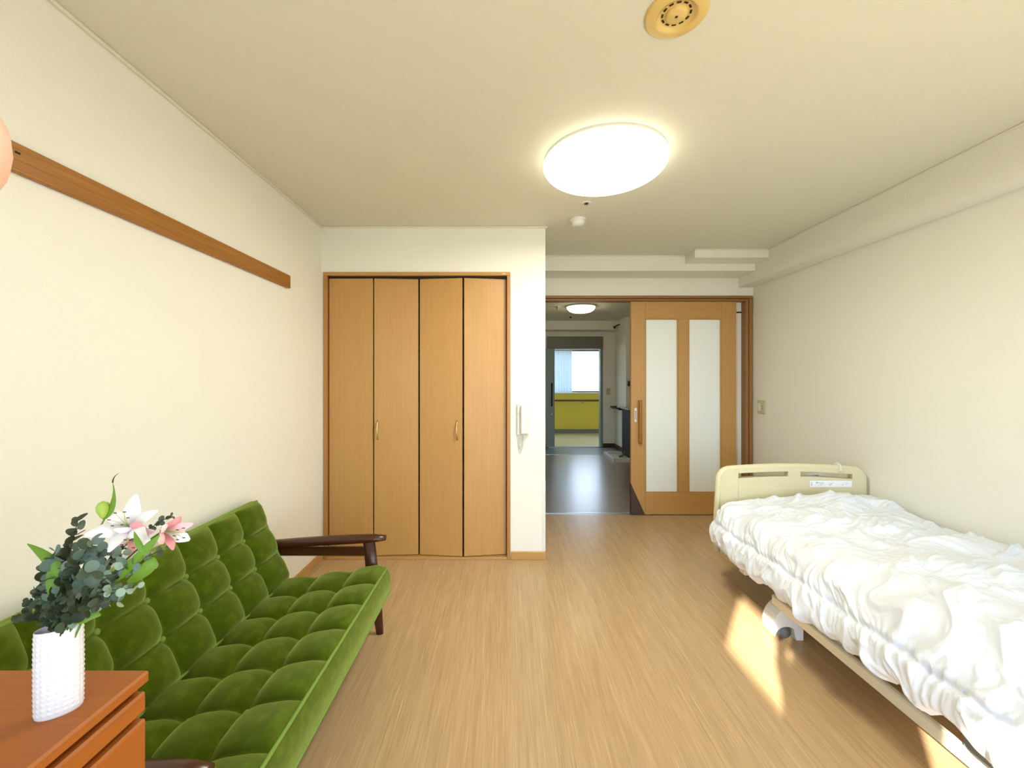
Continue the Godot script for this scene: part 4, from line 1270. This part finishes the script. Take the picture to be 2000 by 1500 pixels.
# ------------------------------------------------------------------ the photographer behind the camera (one fingertip reaches into the frame)
func photographer():
	var o := thing("person", "person in a blue grey shirt behind the camera, fingertip showing at the frame edge", "person", Vector3(0, 0, 0))
	var torso := []
	var legs := []
	var arms := []
	torso.append([Vector3(0, 0.95, 0.30), Vector3(0, 1.20, 0.29), 0.125, 0.13])
	for s in [-1.0, 1.0]:
		torso.append([Vector3(s * 0.07, 0.93, 0.30), Vector3(s * 0.12, 1.30, 0.29), 0.11, 0.095])
		torso.append([Vector3(s * 0.05, 1.36, 0.285), Vector3(s * 0.16, 1.340, 0.29), 0.055, 0.056])
		arms.append([Vector3(s * 0.165, 1.325, 0.29), Vector3(s * 0.168, 1.06, 0.25), 0.050, 0.042])
		arms.append([Vector3(s * 0.168, 1.06, 0.25), Vector3(s * 0.15, 1.225, 0.085), 0.042, 0.029])
		legs.append([Vector3(s * 0.085, 0.90, 0.30), Vector3(s * 0.10, 0.49, 0.29), 0.088, 0.062])
		legs.append([Vector3(s * 0.10, 0.49, 0.29), Vector3(s * 0.105, 0.09, 0.31), 0.060, 0.042])
	var feet := []
	for s in [-1.0, 1.0]: feet.append([Vector3(s * 0.105, 0.045, 0.33), Vector3(s * 0.12, 0.033, 0.15), 0.042, 0.030])
	var head := [[Vector3(0, 1.36, 0.285), Vector3(0, 1.47, 0.27), 0.055, 0.052], [Vector3(0, 1.565, 0.265), Vector3(0, 1.61, 0.28), 0.078, 0.085], [Vector3(0, 1.525, 0.215), Vector3(0, 1.50, 0.205), 0.052, 0.042], [Vector3(0, 1.565, 0.185), Vector3(0, 1.545, 0.170), 0.011, 0.014], [Vector3(-0.083, 1.575, 0.275), Vector3(-0.085, 1.55, 0.27), 0.014, 0.012], [Vector3(0.083, 1.575, 0.275), Vector3(0.085, 1.55, 0.27), 0.014, 0.012]]
	var st := st_new()
	nets(st, torso + legs + arms + feet, 0.016, 0.03)
	nets(st, head, 0.008, 0.012)
	# left hand: palm beside the phone, index finger bent round in front of the lens edge
	var lh := [[Vector3(-0.150, 1.225, 0.085), Vector3(-0.128, 1.262, 0.045), 0.027, 0.024], [Vector3(-0.130, 1.255, 0.040), Vector3(-0.112, 1.300, 0.020), 0.019, 0.014], [Vector3(-0.124, 1.245, 0.035), Vector3(-0.110, 1.262, 0.010), 0.018, 0.013]]
	lh += finger([Vector3(-0.112, 1.306, 0.018), Vector3(-0.108, 1.318, -0.022), Vector3(-0.088, 1.319, -0.041), Vector3(-0.0637, 1.3202, -0.0425)], 0.0098, 0.0092)
	lh += finger([Vector3(-0.113, 1.290, 0.012), Vector3(-0.110, 1.292, -0.020), Vector3(-0.092, 1.285, -0.026), Vector3(-0.080, 1.280, -0.014)], 0.0098, 0.0085)
	lh += finger([Vector3(-0.114, 1.272, 0.010), Vector3(-0.112, 1.268, -0.016), Vector3(-0.096, 1.262, -0.020), Vector3(-0.085, 1.258, -0.008)], 0.0092, 0.0080)
	lh += finger([Vector3(-0.116, 1.254, 0.012), Vector3(-0.114, 1.246, -0.008), Vector3(-0.101, 1.240, -0.012), Vector3(-0.092, 1.238, -0.004)], 0.0082, 0.0070)
	lh += finger([Vector3(-0.118, 1.262, 0.042), Vector3(-0.096, 1.275, 0.050), Vector3(-0.070, 1.285, 0.036)], 0.0115, 0.0095)
	nets(st, lh, 0.002, 0.005)
	var rh := [[Vector3(0.150, 1.225, 0.085), Vector3(0.140, 1.245, 0.050), 0.027, 0.024], [Vector3(0.138, 1.240, 0.045), Vector3(0.120, 1.290, 0.022), 0.019, 0.014], [Vector3(0.132, 1.230, 0.040), Vector3(0.118, 1.246, 0.014), 0.018, 0.013]]
	for k in 4:
		var y: float = 1.296 - 0.018 * k
		rh += finger([Vector3(0.120, y, 0.018), Vector3(0.118, y, -0.010), Vector3(0.100, y - 0.004, -0.016), Vector3(0.084, y - 0.006, -0.006)], 0.0095 - 0.0005 * k, 0.0085 - 0.0005 * k)
	rh += finger([Vector3(0.126, 1.250, 0.048), Vector3(0.104, 1.262, 0.052), Vector3(0.080, 1.272, 0.036)], 0.0115, 0.0095)
	nets(st, rh, 0.003, 0.005)
	part(o, "body", done(st), M.skin)
	var sh := st_new()
	var grown := []
	for b in torso + [arms[0], arms[2]]: grown.append([b[0], b[1], b[2] + 0.012, b[3] + 0.014])
	nets(sh, grown, 0.016, 0.03)
	part(o, "shirt", done(sh), M.shirt_cloth)
	var tr := st_new()
	grown = [[Vector3(0, 0.90, 0.30), Vector3(0, 0.98, 0.30), 0.130, 0.140]]
	for b in legs: grown.append([b[0], b[1], b[2] + 0.015, b[3] + 0.020])
	nets(tr, grown, 0.016, 0.03)
	part(o, "trousers", done(tr), M.shirt_cloth)
	var hr := st_new()
	nets(hr, [[Vector3(0, 1.60, 0.29), Vector3(0, 1.63, 0.29), 0.088, 0.086], [Vector3(0, 1.55, 0.325), Vector3(0, 1.50, 0.33), 0.060, 0.045]], 0.01, 0.02)
	part(o, "hair", done(hr), M.hair)
	var ph := thing("phone", "black phone held up by the person", "phone", Vector3(0.012, 1.262, 0.018))
	part(ph, "body", box(Vector3(0.160, 0.076, 0.008), 0.003), M.black_plastic)
	part(ph, "screen", box(Vector3(0.150, 0.068, 0.001), 0.0, Vector3(0, 0, 0.0044)), M.grey_plastic)

func finger(p: Array, r0: float, r1: float) -> Array:
	var o := []
	for i in p.size() - 1:
		o.append([p[i], p[i + 1], lerpf(r0, r1, float(i) / (p.size() - 1)), lerpf(r0, r1, float(i + 1) / (p.size() - 1))])
	return o

# surface nets over smoothly joined tapered capsules [a, b, radius at a, radius at b]
func nets(st: SurfaceTool, bones: Array, cell: float, k: float):
	var lo := Vector3(1e9, 1e9, 1e9)
	var hi := -lo
	for b in bones:
		var r := maxf(b[2], b[3]) + 2.5 * cell
		lo = lo.min(b[0] - Vector3.ONE * r).min(b[1] - Vector3.ONE * r)
		hi = hi.max(b[0] + Vector3.ONE * r).max(b[1] + Vector3.ONE * r)
	var n := Vector3i(((hi - lo) / cell).ceil()) + Vector3i.ONE
	var D := PackedFloat32Array()
	D.resize(n.x * n.y * n.z)
	D.fill(1.0)
	for b in bones:
		var r := maxf(b[2], b[3]) + k + 2.0 * cell
		var p: Vector3 = b[0]
		var e: Vector3 = b[1] - p
		var ee := maxf(e.length_squared(), 1e-9)
		var i0 := Vector3i(((p.min(b[1]) - Vector3.ONE * r - lo) / cell).floor()).clamp(Vector3i.ZERO, n - Vector3i.ONE)
		var i1 := Vector3i(((p.max(b[1]) + Vector3.ONE * r - lo) / cell).ceil()).clamp(Vector3i.ZERO, n - Vector3i.ONE)
		for z in range(i0.z, i1.z + 1):
			for y in range(i0.y, i1.y + 1):
				for x in range(i0.x, i1.x + 1):
					var q := lo + Vector3(x, y, z) * cell - p
					var t := clampf(q.dot(e) / ee, 0, 1)
					var d := (q - e * t).length() - lerpf(b[2], b[3], t)
					var at := x + n.x * (y + n.y * z)
					var f := D[at]
					var h := maxf(k - absf(f - d), 0.0) / k
					D[at] = minf(f, d) - h * h * k * 0.25
	var V := {}
	for z in n.z - 1:
		for y in n.y - 1:
			for x in n.x - 1:
				var at := x + n.x * (y + n.y * z)
				var neg := 0
				for c in 8:
					if D[at + (c & 1) + n.x * (((c >> 1) & 1) + n.y * (c >> 2))] < 0: neg += 1
				if neg == 0 or neg == 8: continue
				var sum := Vector3.ZERO
				var cnt := 0
				for ax in 3:
					for c in 4:
						var c0 := Vector3i.ZERO
						c0[(ax + 1) % 3] = c & 1
						c0[(ax + 2) % 3] = c >> 1
						var c1 := c0
						c1[ax] = 1
						var d0 := D[at + c0.x + n.x * (c0.y + n.y * c0.z)]
						var d1 := D[at + c1.x + n.x * (c1.y + n.y * c1.z)]
						if (d0 < 0) != (d1 < 0):
							sum += Vector3(c0).lerp(Vector3(c1), d0 / (d0 - d1))
							cnt += 1
				V[at] = lo + (Vector3(x, y, z) + sum / cnt) * cell
	st.set_smooth_group(0)
	var step := [1, n.x, n.x * n.y]
	for at in V:
		for ax in 3:
			var a: int = step[ax]
			var b: int = step[(ax + 1) % 3]
			var c: int = step[(ax + 2) % 3]
			# the edge from this cell's corner along ax, shared by four cells
			var s0 := D[at] < 0
			var s1 := D[at + a] < 0
			if s0 == s1 or not (V.has(at - b) and V.has(at - c) and V.has(at - b - c)): continue
			if s0: quad(st, V[at], V[at - c], V[at - b - c], V[at - b])
			else: quad(st, V[at], V[at - b], V[at - b - c], V[at - c])
